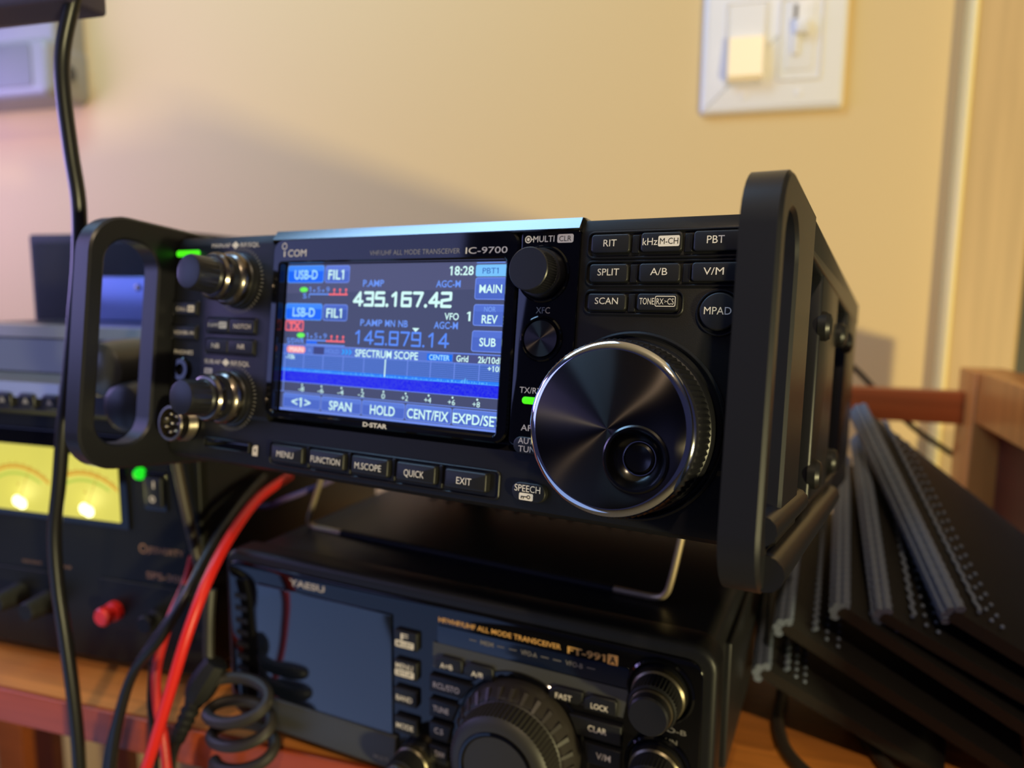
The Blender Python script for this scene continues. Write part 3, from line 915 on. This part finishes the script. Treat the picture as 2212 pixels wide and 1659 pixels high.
def knob2(cu, cv, r, tall, name='knob'):
    b = mb2(); b.lathe([(r, 0), (r, 1.5), (r * .985, 2.4)], cu, cv, FRAME, 64); k = b.build(name, R2)
    b = mb2(); b.lathe([(r * .99, 2.0), (r * .97, 4.8), (r * .9, 5.4)], cu, cv, GUN, 64); b.build('collar', k)
    b = mb2(); b.lathe([(r * .9, 5.2), (r * .9, 5.6, .35), (r * .87, 12.6, .35), (r * .8, 13.2)], cu, cv, RUBBER, 84); b.build('rubber_grip', k)
    b = mb2(); b.lathe([(r * .76, 12.8), (r * .76, 14.2), (r * .72, 14.8)], cu, cv, GUN, 48); b.build('cap_ring', k)
    b = mb2(); b.lathe([(r * .7, 14.2), (r * .7, tall - .8), (r * .64, tall)], cu, cv, FRAME, 48); b.build('cap', k)


knob2(208.9, 62.5, 9.9, 18.5)
knob2(208.9, 33.0, 9.9, 18.5)
knob2(106.8, 4.8, 8.8, 15.5)
# large tuning dial: notched skirt, knurled rubber grip, dished cap
b = mb2()
b.lathe([(25.4, 0), (25.4, 3.0), (24.6, 5.4), (22.6, 9.4), (21.4, 9.8)], 154.2, 27.6, mat('charcoal_skirt', (50, 46, 42), rough=.38), 120)
for i in range(28):
    a = math.radians(i * 360 / 28)
    c, s = math.cos(a), math.sin(a)
    p = lambda r, q, n: (154.2 + r * c - q * s, 27.6 + r * s + q * c, n)
    b.add([p(22.0, -.7, 9.75), p(25.0, -.9, 5.6), p(25.0, .9, 5.6), p(22.0, .7, 9.75), p(22.0, -.6, 10.5), p(25.2, -.8, 6.4), p(25.2, .8, 6.4), p(22.0, .6, 10.5)],
          [(4, 5, 6, 7), (0, 1, 5, 4), (1, 2, 6, 5), (2, 3, 7, 6), (3, 0, 4, 7)], mat('charcoal_skirt', (50, 46, 42)))
d2 = b.build('tuning_dial', R2)
KN = mat('knurled_rubber', (44, 42, 38), rough=.5)
b = mb2()
b.lathe([(21.4, 9.6), (21.6, 10.2)] + [(21.4 - .1 * i, 10.6 + .95 * i, .4) for i in range(10)] + [(19.6, 20.0), (17.6, 21.0), (15.4, 21.2)], 154.2, 27.6, KN, 150)
b.build('rubber_grip', d2)
b = mb2(); b.lathe([(15.6, 20.6), (15.2, 21.6), (14.2, 21.8), (12.6, 20.6), (9.5, 19.4), (5.0, 18.8), (1.0, 18.7)], 154.2, 27.6, GLOSS, 96); b.build('dished_cap', d2)

# ================================================================== wooden rack: shelf board, rails, posts
WOOD = mat('cherry_wood', (232, 146, 66), rough=0.34, spec=0.45, noise=(6, 0.62, (1.5, 26, 10)))
WOODD = mat('red_stained_wood', (176, 92, 48), rough=0.36, spec=0.45, noise=(6, 0.7, (1.5, 22, 22)))
WOODL = mat('honey_wood', (206, 130, 62), rough=0.36, spec=0.45, noise=(6, 0.75, (20, 20, 1.5)))
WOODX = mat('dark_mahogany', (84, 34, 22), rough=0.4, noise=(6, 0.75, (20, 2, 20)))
RK = thing('wooden_rack', 'reddish wooden shelf rack carrying the radios, with rail behind and side frame at right', 'shelf', loc=(-.2, .39, 0))
OFF = (-200, 390, 0)
b = MB(OFF); b.box(-760, 272, 733, 190, 618, 750, WOOD, 1.2); b.build('shelf_board', RK)
b = MB(OFF); b.box(-760, 268.6, 732.6, 190, 272.4, 751.0, mat('dark_red_edge_wood', (176, 76, 34), rough=0.36, spec=0.45, noise=(6, 0.7, (1.5, 22, 22))), 1.0); b.build('front_edging', RK)
b = MB(OFF); b.box(-760, 600, 866, 165, 614, 890, WOODD, 1.0); b.build('back_rail', RK)
b = MB(OFF); b.box(164, 580, 0, 194, 620, 906.5, WOODL, 1.2); b.build('rear_post', RK)
b = MB(OFF); b.box(166, 200, 871, 194, 582, 907, WOODL, 1.2); b.build('side_rail', RK)
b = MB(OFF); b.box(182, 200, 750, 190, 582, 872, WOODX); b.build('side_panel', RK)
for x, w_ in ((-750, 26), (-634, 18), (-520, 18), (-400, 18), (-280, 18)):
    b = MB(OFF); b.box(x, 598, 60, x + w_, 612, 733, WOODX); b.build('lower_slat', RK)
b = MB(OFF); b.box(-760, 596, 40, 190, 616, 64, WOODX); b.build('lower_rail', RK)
for y in (275, 590):
    b = MB(OFF); b.box(-800, y, 0, -760, y + 30, 906, WOODD, 1.2); b.build('left_post', RK)

# ================================================================== power supply with two lit meters
PS = thing('power_supply', 'black bench power supply with two glowing yellow meters standing on the shelf at left', 'power supply', loc=(-.36, .40, .75))
PO = (-360, 400, 750)
PSP = mat('power_supply_face', (21, 21, 18), rough=0.5, spec=0.3)


def mbf(off, y):
    """drawn in (x, z), growing towards the viewer from the plane y"""
    return MB(off, lambda x, z, n: (x, y - n, z))


b = MB(PO); b.box(-478, 306, 758, -255, 495, 892, CASE, 2.0); b.build('case', PS)
b = mbf(PO, 306)
b.prism(rr(-480, 757, -254, 893, 3), -1, 5.0, PSP, 1.2)
b.prism(rr(-478, 833.5, -298, 884, 1.2), 4, 6.6, GLOSS, .6)
b.prism(rr(-478, 776, -352, 803, 1.5), 4, 6.0, PSP, .6)
b.prism(rr(-322, 776, -262, 804.5, 1.5), 4, 6.0, PSP, .6)
BR = mat('brown_print', (150, 112, 80), rough=.6)
b.text('JESVERTY', -289.0, -265.5, 822.3, 3.3, 5.05, BR, .01)
b.add([(x, z, 5.05) for x, z in circ(-291.6, 824.0, 2.6, 20) + circ(-291.6, 824.0, 1.8, 20)], [(k, (k + 1) % 20, 20 + (k + 1) % 20, 20 + k) for k in range(20)], BR)
b.text('SPS-30II', -290.5, -266.3, 808.0, 3.6, 5.05, BR, .03)
b.text('VOLTAGE', -376, -362, 806.5, 1.6, 5.05, BR, 0)
b.text('FINE', -348, -341, 806.5, 1.6, 5.05, BR, 0)
b.build('front_panel', PS)
for y, x in ((330, -382), (330, -276), (470, -382), (470, -276)):
    b = MB(PO); b.lathe([(10, 750.1), (12, 753), (12, 758.5)], x, y, RUBBER, 24); b.build('foot', PS)
MET = bpy.data.materials.new('lit_meter_scale'); MET.use_nodes = True
nt = MET.node_tree; p_ = nt.nodes['Principled BSDF']
p_.inputs['Base Color'].default_value = s2l((60, 56, 20)) + (1,)
p_.inputs['Emission Color'].default_value = s2l((232, 222, 92)) + (1,)
p_.inputs['Emission Strength'].default_value = 0.86
BULB = glow((255, 255, 190), 3.0)
ORG_ = glow((222, 150, 40)); GRN_ = glow((188, 204, 84)); RED_ = glow((190, 120, 40))
for x0, x1 in ((-395, -345.2), (-343.4, -303.4)):
    b = mbf(PO, 306)
    xa, xb = x0, x1
    cx = (x0 + x1) / 2 if x0 > -344 else -372
    b.prism(rr(xa, 837.2, xb, 874.6 if x0 < -344 else 872, .5), 5, 7.0, MET, .2)
    if x0 < -344: cx = -372.0
    else: cx = -325.5

    def arc(r0, r1, a0, a1, m, n=7.06):
        pts = []
        for i in range(25):
            t = math.radians(a0 + (a1 - a0) * i / 24)
            pts.append((t,))
        o = [(cx + r0 * math.cos(t[0]), 828 + r0 * math.sin(t[0]), n) for t in pts]
        q = [(cx + r1 * math.cos(t[0]), 828 + r1 * math.sin(t[0]), n) for t in pts]
        o2 = [(min(max(x, xa + .4), xb - .4), y, z) for x, y, z in o]; q2 = [(min(max(x, xa + .4), xb - .4), y, z) for x, y, z in q]
        b.add(o2 + q2, [(i, i + 1, 26 + i, 25 + i) for i in range(24)], m)
    arc(33.5, 34.6, 50, 130, ORG_); arc(35.2, 35.7, 50, 130, RED_); arc(29.6, 31.2, 58, 125, GRN_)
    for i in range(9):
        t = math.radians(58 + i * 8)
        b.flat([(cx + r * math.cos(t) - q * math.sin(t), 828 + r * math.sin(t) + q * math.cos(t)) for r, q in ((34.6, -.12), (37.5, -.12), (37.5, .12), (34.6, .12))], 7.08, RED_)
    b.text('V' if x0 < -344 else 'A', cx - .9, cx + .9, 851, 2.2, 7.1, RED_, 0)
    b.flat([(cx - .15, 843), (cx + .15, 843), (cx + 9.3, 862), (cx + 9.0, 862)], 7.12, RED_)
    m_ = b.build('meter', PS)
    b = mbf(PO, 306)
    for dx in (-1.2, 1.8):
        b.lathe([(3.2, 7.0), (3.0, 7.8), (1.6, 8.4)], cx + dx, 842.2 - .4 * dx, BULB, 20)
    b.build('bulb', m_)
    bd = bpy.data.lights.new('meter_bulb', 'POINT'); bd.energy = 0.012; bd.color = (1, .92, .35); bd.shadow_soft_size = .006
    bo = bpy.data.objects.new('meter_bulb_light', bd); COL.objects.link(bo); bo.location = (cx * .001, .292, .846)
b = mbf(PO, 306); b.lathe([(3.3, 5), (3.3, 6.6), (2.6, 8.2), (1.2, 8.9)], -289.8, 864.8, glow((36, 236, 40)), 24); b.build('power_lamp', PS)
b = mbf(PO, 306)
b.prism(rr(-288, 845.8, -273.5, 866.2, 1.2), 4, 6.2, GLOSS, .4)
b.prism(rr(-286.4, 848.0, -275.4, 864.0, .8), 5, 7.8, BUTTON, .8)
b.flat([(-280.5, 858.2), (-279.6, 858.2), (-279.6, 862.0), (-280.5, 862.0)], 7.86, INK)
b.add([(x, z, 7.86) for x, z in circ(-281.2, 852.4, 1.7, 18) + circ(-281.2, 852.4, 1.0, 18)], [(k, (k + 1) % 18, 18 + (k + 1) % 18, 18 + k) for k in range(18)], INK)
b.build('rocker_switch', PS)
for x, m in ((-311, REDC), (-283, RUBBER)):
    b = mbf(PO, 306); b.lathe([(5.5, 4), (5.5, 9), (3.6, 10), (3.6, 12), (5.0, 12.6), (5.2, 15.5), (4.2, 16.6)], x, 787.5, m, 10); q = b.build('binding_post', PS)
    q['label'] = 'red screw terminal' if m is REDC else 'black screw terminal'
for x, z in ((-378, 788), (-357, 786)):
    b = mbf(PO, 306); b.lathe([(7, 4), (6.6, 8), (6.2, 9, .3), (5.4, 20, .3), (4.6, 21)], x, z, RUBBER, 48); b.build('knob', PS)

# ================================================================== small mobile radio on top of the power supply
MR = thing('mobile_radio', 'small dark mobile radio with grey screen and button row, on top of the power supply', 'radio', loc=(-.335, .33, .893))
MO = (-335, 330, 893)
SILV = mat('grey_silver_trim', (150, 154, 150), rough=0.3, metal=.6)
b = MB(MO, lambda y, z, x: (x, y, z))
b.layers([[(285, 897, x), (286, 911, x), (300, 914, x), (306, 933, x), (312, 938, x), (400, 938, x), (400, 894, x), (290, 894, x)] for x in (-432, -262)], FRAME)
b.build('case', MR)
b = MB(MO, lambda y, z, x: (x, y, z))
b.layers([[(y, z, x) for y, z in ((303.5, 933), (308, 938.8), (316, 939.4), (312, 934))] for x in (-433, -261)], SILV); b.build('top_trim', MR)
b = MB(MO, lambda y, z, x: (x, y, z))
b.layers([[(y, z, x) for y, z in ((283.6, 904), (285, 911.6), (299, 914.6), (298, 912))] for x in (-431, -322)], SILV); b.build('ledge', MR)
b = MB(MO); b.add([(-428, 299.2, 915), (-318, 299.2, 915), (-318, 304.6, 932), (-428, 304.6, 932), (-428, 298.4, 915.2), (-318, 298.4, 915.2), (-318, 303.8, 932.2), (-428, 303.8, 932.2)],
                  [(4, 5, 6, 7), (0, 1, 5, 4), (1, 2, 6, 5), (2, 3, 7, 6), (3, 0, 4, 7)], mat('grey_lcd', (78, 84, 90), rough=.25)); b.build('display', MR)
for i in range(7):
    x = -425 + i * 15.5
    b = mbf(MO, 285.5); b.prism(rr(x, 898.6, x + 11, 906.4, 2.2), -1, 3.2, SILV if i % 1 else FRAME, 1.2)
    b.flat([(x + 3.4, 901.2), (x + 7.6, 901.2), (x + 5.5, 904.4)], 3.25, INKDIM); b.build('button', MR)
b = mbf(MO, 300); b.lathe([(14.6, -4), (14.2, 12), (13.2, 19), (10, 21.5), (4, 22.4)], -292, 920.5, mat('grey_metal_knob', (74, 74, 72), rough=.28, metal=.5), 48); b.build('knob', MR)
b = mbf(MO, 290); b.lathe([(12.4, -4), (12, 10), (11, 14), (8, 15.6)], -274.5, 903.6, FRAME, 48); b.build('knob', MR)
b = mbf(MO, 290); b.lathe([(3.6, -3), (3.6, 2), (2.6, 3.2)], -300.0, 906.8, SILV, 24); b.build('small_key', MR)

# ================================================================== black loudspeaker box and metal box behind it
b = MB((-430, 425, 893)); b.box(-466, 396, 893.2, -330, 470, 994.5, mat('black_speaker_cloth', (30, 28, 32), rough=.7), 2.0)
SP = thing('speaker_box', 'tall black loudspeaker box on the power supply behind the small mobile radio', 'speaker', loc=(-.43, .425, .893))
b.build('cabinet', SP)
b = mbf((-430, 425, 893), 396); b.prism(rr(-461, 899, -336, 989, 3), -1, 1.5, mat('black_grille', (22, 21, 25), rough=.85, bump=(900, .6, .001)), .5); b.build('grille', SP)
MBX = thing('metal_box', 'satin metal box with blue monitor light painted into its colour, seen through the left handle opening of the lit radio', 'box', loc=(-.36, .375, .938))
b = MB((-360, 375, 938)); b.box(-389.5, 372, 938.2, -318, 394, 966.2, mat('blue_lit_metal', (120, 136, 190), rough=.3, metal=.8), 1.0); b.build('body', MBX)  # blue base colour stands in for monitor light on grey metal
b = mbf((-360, 375, 938), 372); b.lathe([(2.0, -1), (2.0, .6), (1.2, 1.1)], -352.6, 959.5, STEEL, 16); b.build('screw', MBX)

# ================================================================== grey box on the wall, dark monitor above
GB = thing('wall_box', 'pale grey plastic box with rounded corners mounted on the wall at upper left', 'box', loc=(-.79, .67, 1.2))
GO = (-790, 670, 1200)
GP = mat('pale_grey_plastic', (150, 148, 146), rough=.45)
b = mbf(GO, 704.5); b.prism(rr(-900, 1163, -722, 1225, 12, 8), 0, 52, GP, 8)
b.prism(rr(-880, 1150 + 60, -724, 1290, 6, 6), 0, 40, GP, 5); b.build('housing', GB)
b = mbf(GO, 704.5); b.prism(rr(-886, 1174, -744, 1219, 5, 6), 50, 53.2, mat('grey_front_cover', (120, 120, 118), rough=.5), 1.0); b.build('front_cover', GB)
b = MB(GO, lambda y, z, x: (-722 + x, y, z)); b.lathe([(9, -1), (9, 4), (7, 6)], 676, 1192, mat('dark_grey_knob', (64, 64, 66), rough=.5), 24); b.build('side_knob', GB)
MN = thing('monitor', 'dark lower edge of a computer monitor cutting across the top left corner', 'monitor', loc=(-.52, .26, 1.075))
NO = (-520, 260, 1075)
PUR = mat('dark_violet_plastic', (62, 56, 78), rough=.5)
b = MB(NO); b.box(-640, 246, 1074.6, -261.5, 268, 1262, PUR, 2.0); b.build('housing', MN)
b = mbf(NO, 246); b.prism([(-632, 1084), (-269, 1084), (-269, 1254), (-632, 1254)], -1, .4, GLOSS); b.build('screen', MN)

# ================================================================== light switch plate on the wall
SW = thing('light_switch_plate', 'white two-gang wall plate with a rocker switch and a slide dimmer', 'light switch', loc=(.021, .705, 1.173))
SO = (21, 705, 1173)
IV = mat('white_switch_plastic', (236, 230, 224), rough=.3, spec=.5)
b = mbf(SO, 705)
b.prism(rr(-37.5, 1115.5, 80, 1230.5, 4, 5), 0, 6.5, IV, 4.5, steps=5)
for x in (-0.8, 44.0):
    for z in (1129.2, 1217):
        b.lathe([(2.8, 6), (2.8, 6.9), (2.0, 7.2)], x, z, IV, 16)
b.build('plate', SW)
b = mbf(SO, 705); b.ring(rr(-18.6, 1139.6, 16.4, 1206.8, 2), rr(-17.4, 1140.8, 15.2, 1205.6, 1.5), 5.5, 7.6, IV, .5)
b.prism(rr(-17, 1141.2, 14.8, 1205.2, 1), 4, 6.6, IV, .3); sw = b.build('rocker_frame', SW)
b = MB(SO, lambda y, z, x: (x, y, z))
b.layers([[(y, z, x) for y, z in ((697.6, 1205), (696.4, 1174), (694.2, 1142.4), (700, 1141.6), (700, 1205.2))] for x in (-15.6, 13.6)], IV); b.build('rocker_top', sw)
b = MB(SO, lambda y, z, x: (x, y, z))
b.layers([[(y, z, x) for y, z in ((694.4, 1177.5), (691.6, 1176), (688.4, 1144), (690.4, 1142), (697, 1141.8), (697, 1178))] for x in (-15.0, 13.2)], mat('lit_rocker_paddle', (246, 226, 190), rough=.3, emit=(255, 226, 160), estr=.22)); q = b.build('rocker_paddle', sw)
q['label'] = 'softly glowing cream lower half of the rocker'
b = mbf(SO, 705); b.ring(rr(25.6, 1139.6, 60.6, 1206.8, 2.5), rr(27.0, 1141, 59.2, 1205.4, 2), 5.5, 8.0, IV, .6)
b.prism(rr(27, 1141.2, 59, 1205.2, 1), 4, 6.9, IV, .3)
b.prism(rr(32, 1148, 54, 1204, 2), 6, 7.6, IV, .5)
b.prism(rr(36.6, 1162, 40.0, 1201, 1), 7, 7.7, mat('slot_grey', (120, 112, 106), rough=.7)); dm = b.build('dimmer', SW)
b = mbf(SO, 705); b.prism(rr(37.6, 1176, 49.6, 1188, 1.5), 7, 13.6, IV, 1.6); b.prism(rr(36.2, 1160, 42.0, 1189, 1.5), 7, 9.6, IV, 1.0); b.build('slider', dm)


# ================================================================== cables
def cable(name, label, pts, r, m, seg=12, cat='cable', group=None, z=None):
    c = pts[0] if z is None else z
    b = MB(c)
    b.tube(pts, r, m, seg, 8)
    o = b.build(name)
    o.location = (c[0] * .001, c[1] * .001, c[2] * .001)
    tag(o, label, cat, group)
    return o


cable('power_cable', 'thick black cable hanging down the left side in front of the power supply meters',
      [(-261, 258, 1110), (-263.0, 255, 1084), (-264.0, 253, 1077.4), (-270.1, 252, 1058), (-271.5, 252, 1041.5), (-271.7, 254, 1017), (-271.5, 256, 995.9), (-275.5, 258, 972.4), (-280, 258, 948.4),
       (-283.9, 257, 923.6), (-287.5, 255, 898.2), (-292.3, 255, 871.9), (-297.3, 255, 847.2), (-297.7, 255, 822.3), (-295.4, 255, 795.1), (-293.3, 255, 767.4), (-292.5, 255, 743.7), (-292.8, 255, 714.4), (-293, 256, 640)], 3.05, CABLE)
cable('red_power_cable', 'bright red cable arching from under the lit radio down over the shelf edge',
      [(-236, 352, 855), (-233, 320, 851.8), (-223.6, 285, 844.3), (-218.8, 262, 832), (-221, 250, 811.2), (-227.9, 245, 784.7), (-234.9, 243, 762.8), (-245.7, 243, 733.6), (-256, 245, 690)], 2.55, REDC)
cable('black_power_cable', 'thin black cable running alongside the bright red cable from under the lit radio',
      [(-251.2, 350, 853.9), (-246.8, 325, 847.8), (-238.5, 290, 836.3), (-235.3, 266, 819.4), (-243.5, 258, 801.7), (-256.1, 255, 785.4), (-262.5, 252, 765.4), (-268, 250, 738), (-274, 250, 700)], 2.3, CABLE)
cable('black_power_cable', 'second black cable crossing behind the bright red cable beside the power supply',
      [(-243, 302, 826), (-247.5, 290, 819.8), (-249.1, 275, 806.8), (-259.3, 268, 790.1), (-265.7, 262, 776.3), (-270.9, 258, 756.6), (-276.6, 256, 733.2), (-280, 256, 700)], 2.3, CABLE)
cable('red_power_cable', 'darker red cable hanging behind the bright red one, crossing it at the shelf edge',
      [(-259, 300, 824), (-260.5, 296, 812), (-260.6, 285, 799.4), (-257.6, 275, 789.9), (-254.1, 266, 779.8), (-248.9, 260, 767.7), (-242.5, 256, 752.9), (-239.3, 254, 727), (-238, 254, 690)], 2.3,
      mat('dull_red_cable_jacket', (206, 46, 44), rough=.42))
cable('grey_cable', 'straight grey-brown cable slanting down beside the rocker switch of the power supply',
      [(-267, 297, 890), (-264.2, 296.5, 877), (-259.2, 296.5, 850), (-253.5, 296, 826.5), (-250.8, 296, 812), (-249, 296, 800)], 2.6, CABLE2)
cable('black_cable', 'black cable drooping between the red cables, in front of the shelf edge',
      [(-258, 292, 812), (-259.5, 284, 799), (-261, 274, 785), (-259, 267, 766), (-256, 264, 745), (-255, 262, 700)], 1.9, CABLE)

# coiled microphone cord
pts = [(-226, 272, 822), (-226.0, 270, 810), (-226.2, 269, 796), (-225.6, 268, 786)]
turns = 2.9
N = 44
for i in range(N + 1):
    t = i / N
    a = math.pi * 1.05 + t * turns * 2 * math.pi
    pts.append((-207.5 + 15.5 * math.cos(a) + 4 * t, 262.5 - 8 * math.sin(a) * 1.0, 781.0 - 32 * t + 3.5 * math.cos(a + 1.2)))
pts += [(-217, 258, 744), (-219, 257, 730), (-220, 257, 690)]
c0 = pts[0]
b = MB(c0); b.tube(pts, 2.7, mat('charcoal_cord', (44, 40, 37), rough=.5), 10, 4)
o = b.build('coiled_cord'); o.location = tuple(x * .001 for x in c0)
tag(o, 'coiled dark grey microphone cord hanging at the left corner of the dark radio', 'cord')

# moulded plug with ribbed strain relief
c0 = (-228, 264, 770)
PL = thing('cable_plug', 'black moulded plug with a ribbed strain relief on the shelf edge beside the coiled cord', 'plug', loc=tuple(x * .001 for x in c0))
b = MB(c0); b.tube([(-221, 268, 789), (-226.5, 265, 779), (-230, 263.5, 772)], 6.2, RUBBER, 8, 4, rfun=lambda t: .85 + .25 * math.sin(3 * t)); b.build('body', PL)
b = MB(c0); b.tube([(-229.5, 263.7, 773), (-234, 262, 763), (-237.5, 261, 755), (-239, 260.5, 751)], 4.6, RUBBER, 10, 10, rfun=lambda t: (1.0 if int(t * 14) % 2 else .8) * (1 - .28 * t)); b.build('strain_relief', PL)
b = MB(c0); b.tube([(-238.7, 260.6, 752), (-242.5, 259.6, 741), (-244, 259, 720), (-244, 259, 690)], 2.7, CABLE, 10, 6); b.build('lead', PL)

cable('black_cable', 'thin black cable looping on the shelf at the right of the dark radio',
      [(34.5, 392, 753), (33.2, 377, 753), (30.5, 360, 753), (31.6, 341, 753), (36, 328, 753), (44, 318, 753), (58, 312, 753)], 3.1, CABLE2)
cable('black_cable', 'short black cable on the shelf under the folded black fabric leaves',
      [(66, 372, 753), (68, 362, 753), (71, 350, 753), (74, 339, 753), (78, 328, 753)], 3.0, CABLE2)
cable('black_cable', 'thin black cable sagging across the wall behind the back rail at right',
      [(60, 640, 926), (80, 640, 913), (96.5, 640, 899), (105.5, 640, 890), (124, 640, 871), (141.4, 640, 854.7), (160, 640, 842), (176, 640, 832), (196, 640, 820)], 2.2, CABLE)
cable('thin_cable', 'thin dark lead in front of the black loudspeaker, above the small mobile radio',
      [(-400, 390, 939), (-392, 388, 944), (-384, 386, 952), (-376, 385, 956), (-368, 386, 956)], 1.1, CABLE2)
cable('thin_cable', 'faint thin violet-tinted lead under the lit radio beside the wire stand',
      [(-262, 340, 838), (-240, 334, 842), (-222, 330, 850), (-206, 330, 857), (-196, 332, 862)], 1.6, mat('violet_grey_lead', (104, 90, 128), rough=.4))

# ================================================================== folded black fabric leaves leaning at the right
FAB = mat('black_woven_fabric', (22, 19, 17), rough=.5, spec=.4, sheen=.06, bump=(1500, .5, .0006))
BIND = mat('lit_webbing_binding', (104, 114, 134), rough=.4, spec=.5, bump=(2200, .7, .0006))  # blue-grey base colour paints a cool sheen onto webbing and stitches
FC = thing('folding_fabric_case', 'stack of thick black fabric leaves fanned out and leaning at the right of the radios', 'fabric case', loc=(.11, .40, .75))
FO = (110, 400, 750)
LEAVES = [((20, 336, 789), (30, 470, 806), (96, 336, 752.5), (130, 470, 760), 9),
          ((28, 338, 811), (44, 470, 836), (126, 338, 757), (160, 470, 772), 9),
          ((51, 338, 822), (68, 478, 858), (150, 338, 766), (176, 478, 784), 9),
          ((68, 338, 822), (75, 474, 874), (164, 338, 774), (178, 474, 796), 9),
          ((95, 338, 826.5), (73, 470, 892), (176, 338, 782), (178, 470, 812), 10)]
for li, (A_, B_, C_, D_, th) in enumerate(LEAVES):
    A, B, C, D = (Vector(p) for p in (A_, B_, C_, D_))
    nrm = (C - A).cross(B - A).normalized()
    if nrm.z < 0: nrm = -nrm
    b = MB(FO)
    nu, nv = 16, 10
    top = []; bot = []
    for j in range(nv + 1):
        for i in range(nu + 1):
            s, t = i / nu, j / nv
            p = A.lerp(C, s).lerp(B.lerp(D, s), t)
            puff = .5 + .5 * min(1, 6 * min(s, 1 - s, t, 1 - t) + .25)
            wob = .5 * math.sin(9 * t + li) * (1 - s)
            top.append(tuple(p + nrm * (th * .5 * puff + wob))); bot.append(tuple(p - nrm * (th * .5 * puff - wob)))
    n1 = (nu + 1) * (nv + 1)
    fs = []
    for j in range(nv):
        for i in range(nu):
            a = j * (nu + 1) + i
            fs.append((a, a + 1, a + nu + 2, a + nu + 1)); fs.append((n1 + a + nu + 1, n1 + a + nu + 2, n1 + a + 1, n1 + a))
    edge = [i for i in range(nu + 1)] + [j * (nu + 1) + nu for j in range(1, nv + 1)] + [nv * (nu + 1) + i for i in range(nu - 1, -1, -1)] + [j * (nu + 1) for j in range(nv - 1, 0, -1)]
    for k in range(len(edge)):
        p, q = edge[k], edge[(k + 1) % len(edge)]
        fs.append((q, p, n1 + p, n1 + q))
    b.add(top + bot, fs, FAB)
    lf = b.build('leaf', FC, 60)
    # webbing binding wrapped round the near long edge: ribbed tubes
    b = MB(FO)
    ax = (C - A).normalized()
    for q, (off, up_) in enumerate(((.6, th * .5 - .6), (-1.6, th * .17), (-1.6, -th * .17), (.4, -th * .5 + .8))):
        base = [A.lerp(B, t / 40) + ax * off + nrm * up_ for t in range(41)]
        b.tube([tuple(p) for p in base], th * .22, BIND, 8, 2, rfun=lambda t: 1 + .13 * math.sin(t * 320))
    b.build('binding', lf)
    # zigzag stitching ribbon with a dotted weave beside it
    b = MB(FO)
    for k in range(46):
        t0, t1 = .03 + k * .0208, .03 + (k + 1) * .0208
        if t1 > 1: break
        s0 = .105 + (.016 if k % 2 else 0); s1 = .105 + (0 if k % 2 else .016)
        g = lambda s, t: A.lerp(C, s).lerp(B.lerp(D, s), t) + nrm * (th * .5 + .7)
        b.tube([tuple(g(s0, t0)), tuple(g(s1, t1))], .95, BIND, 6, 1)
        if k % 2 == 0:
            for s in (.165, .215):
                p = g(s, t0)
                b.lathe([(.95, p.z - .6), (.8, p.z + .35), (.3, p.z + .7)], p.x, p.y, BIND, 8)
    b.build('stitching', lf)
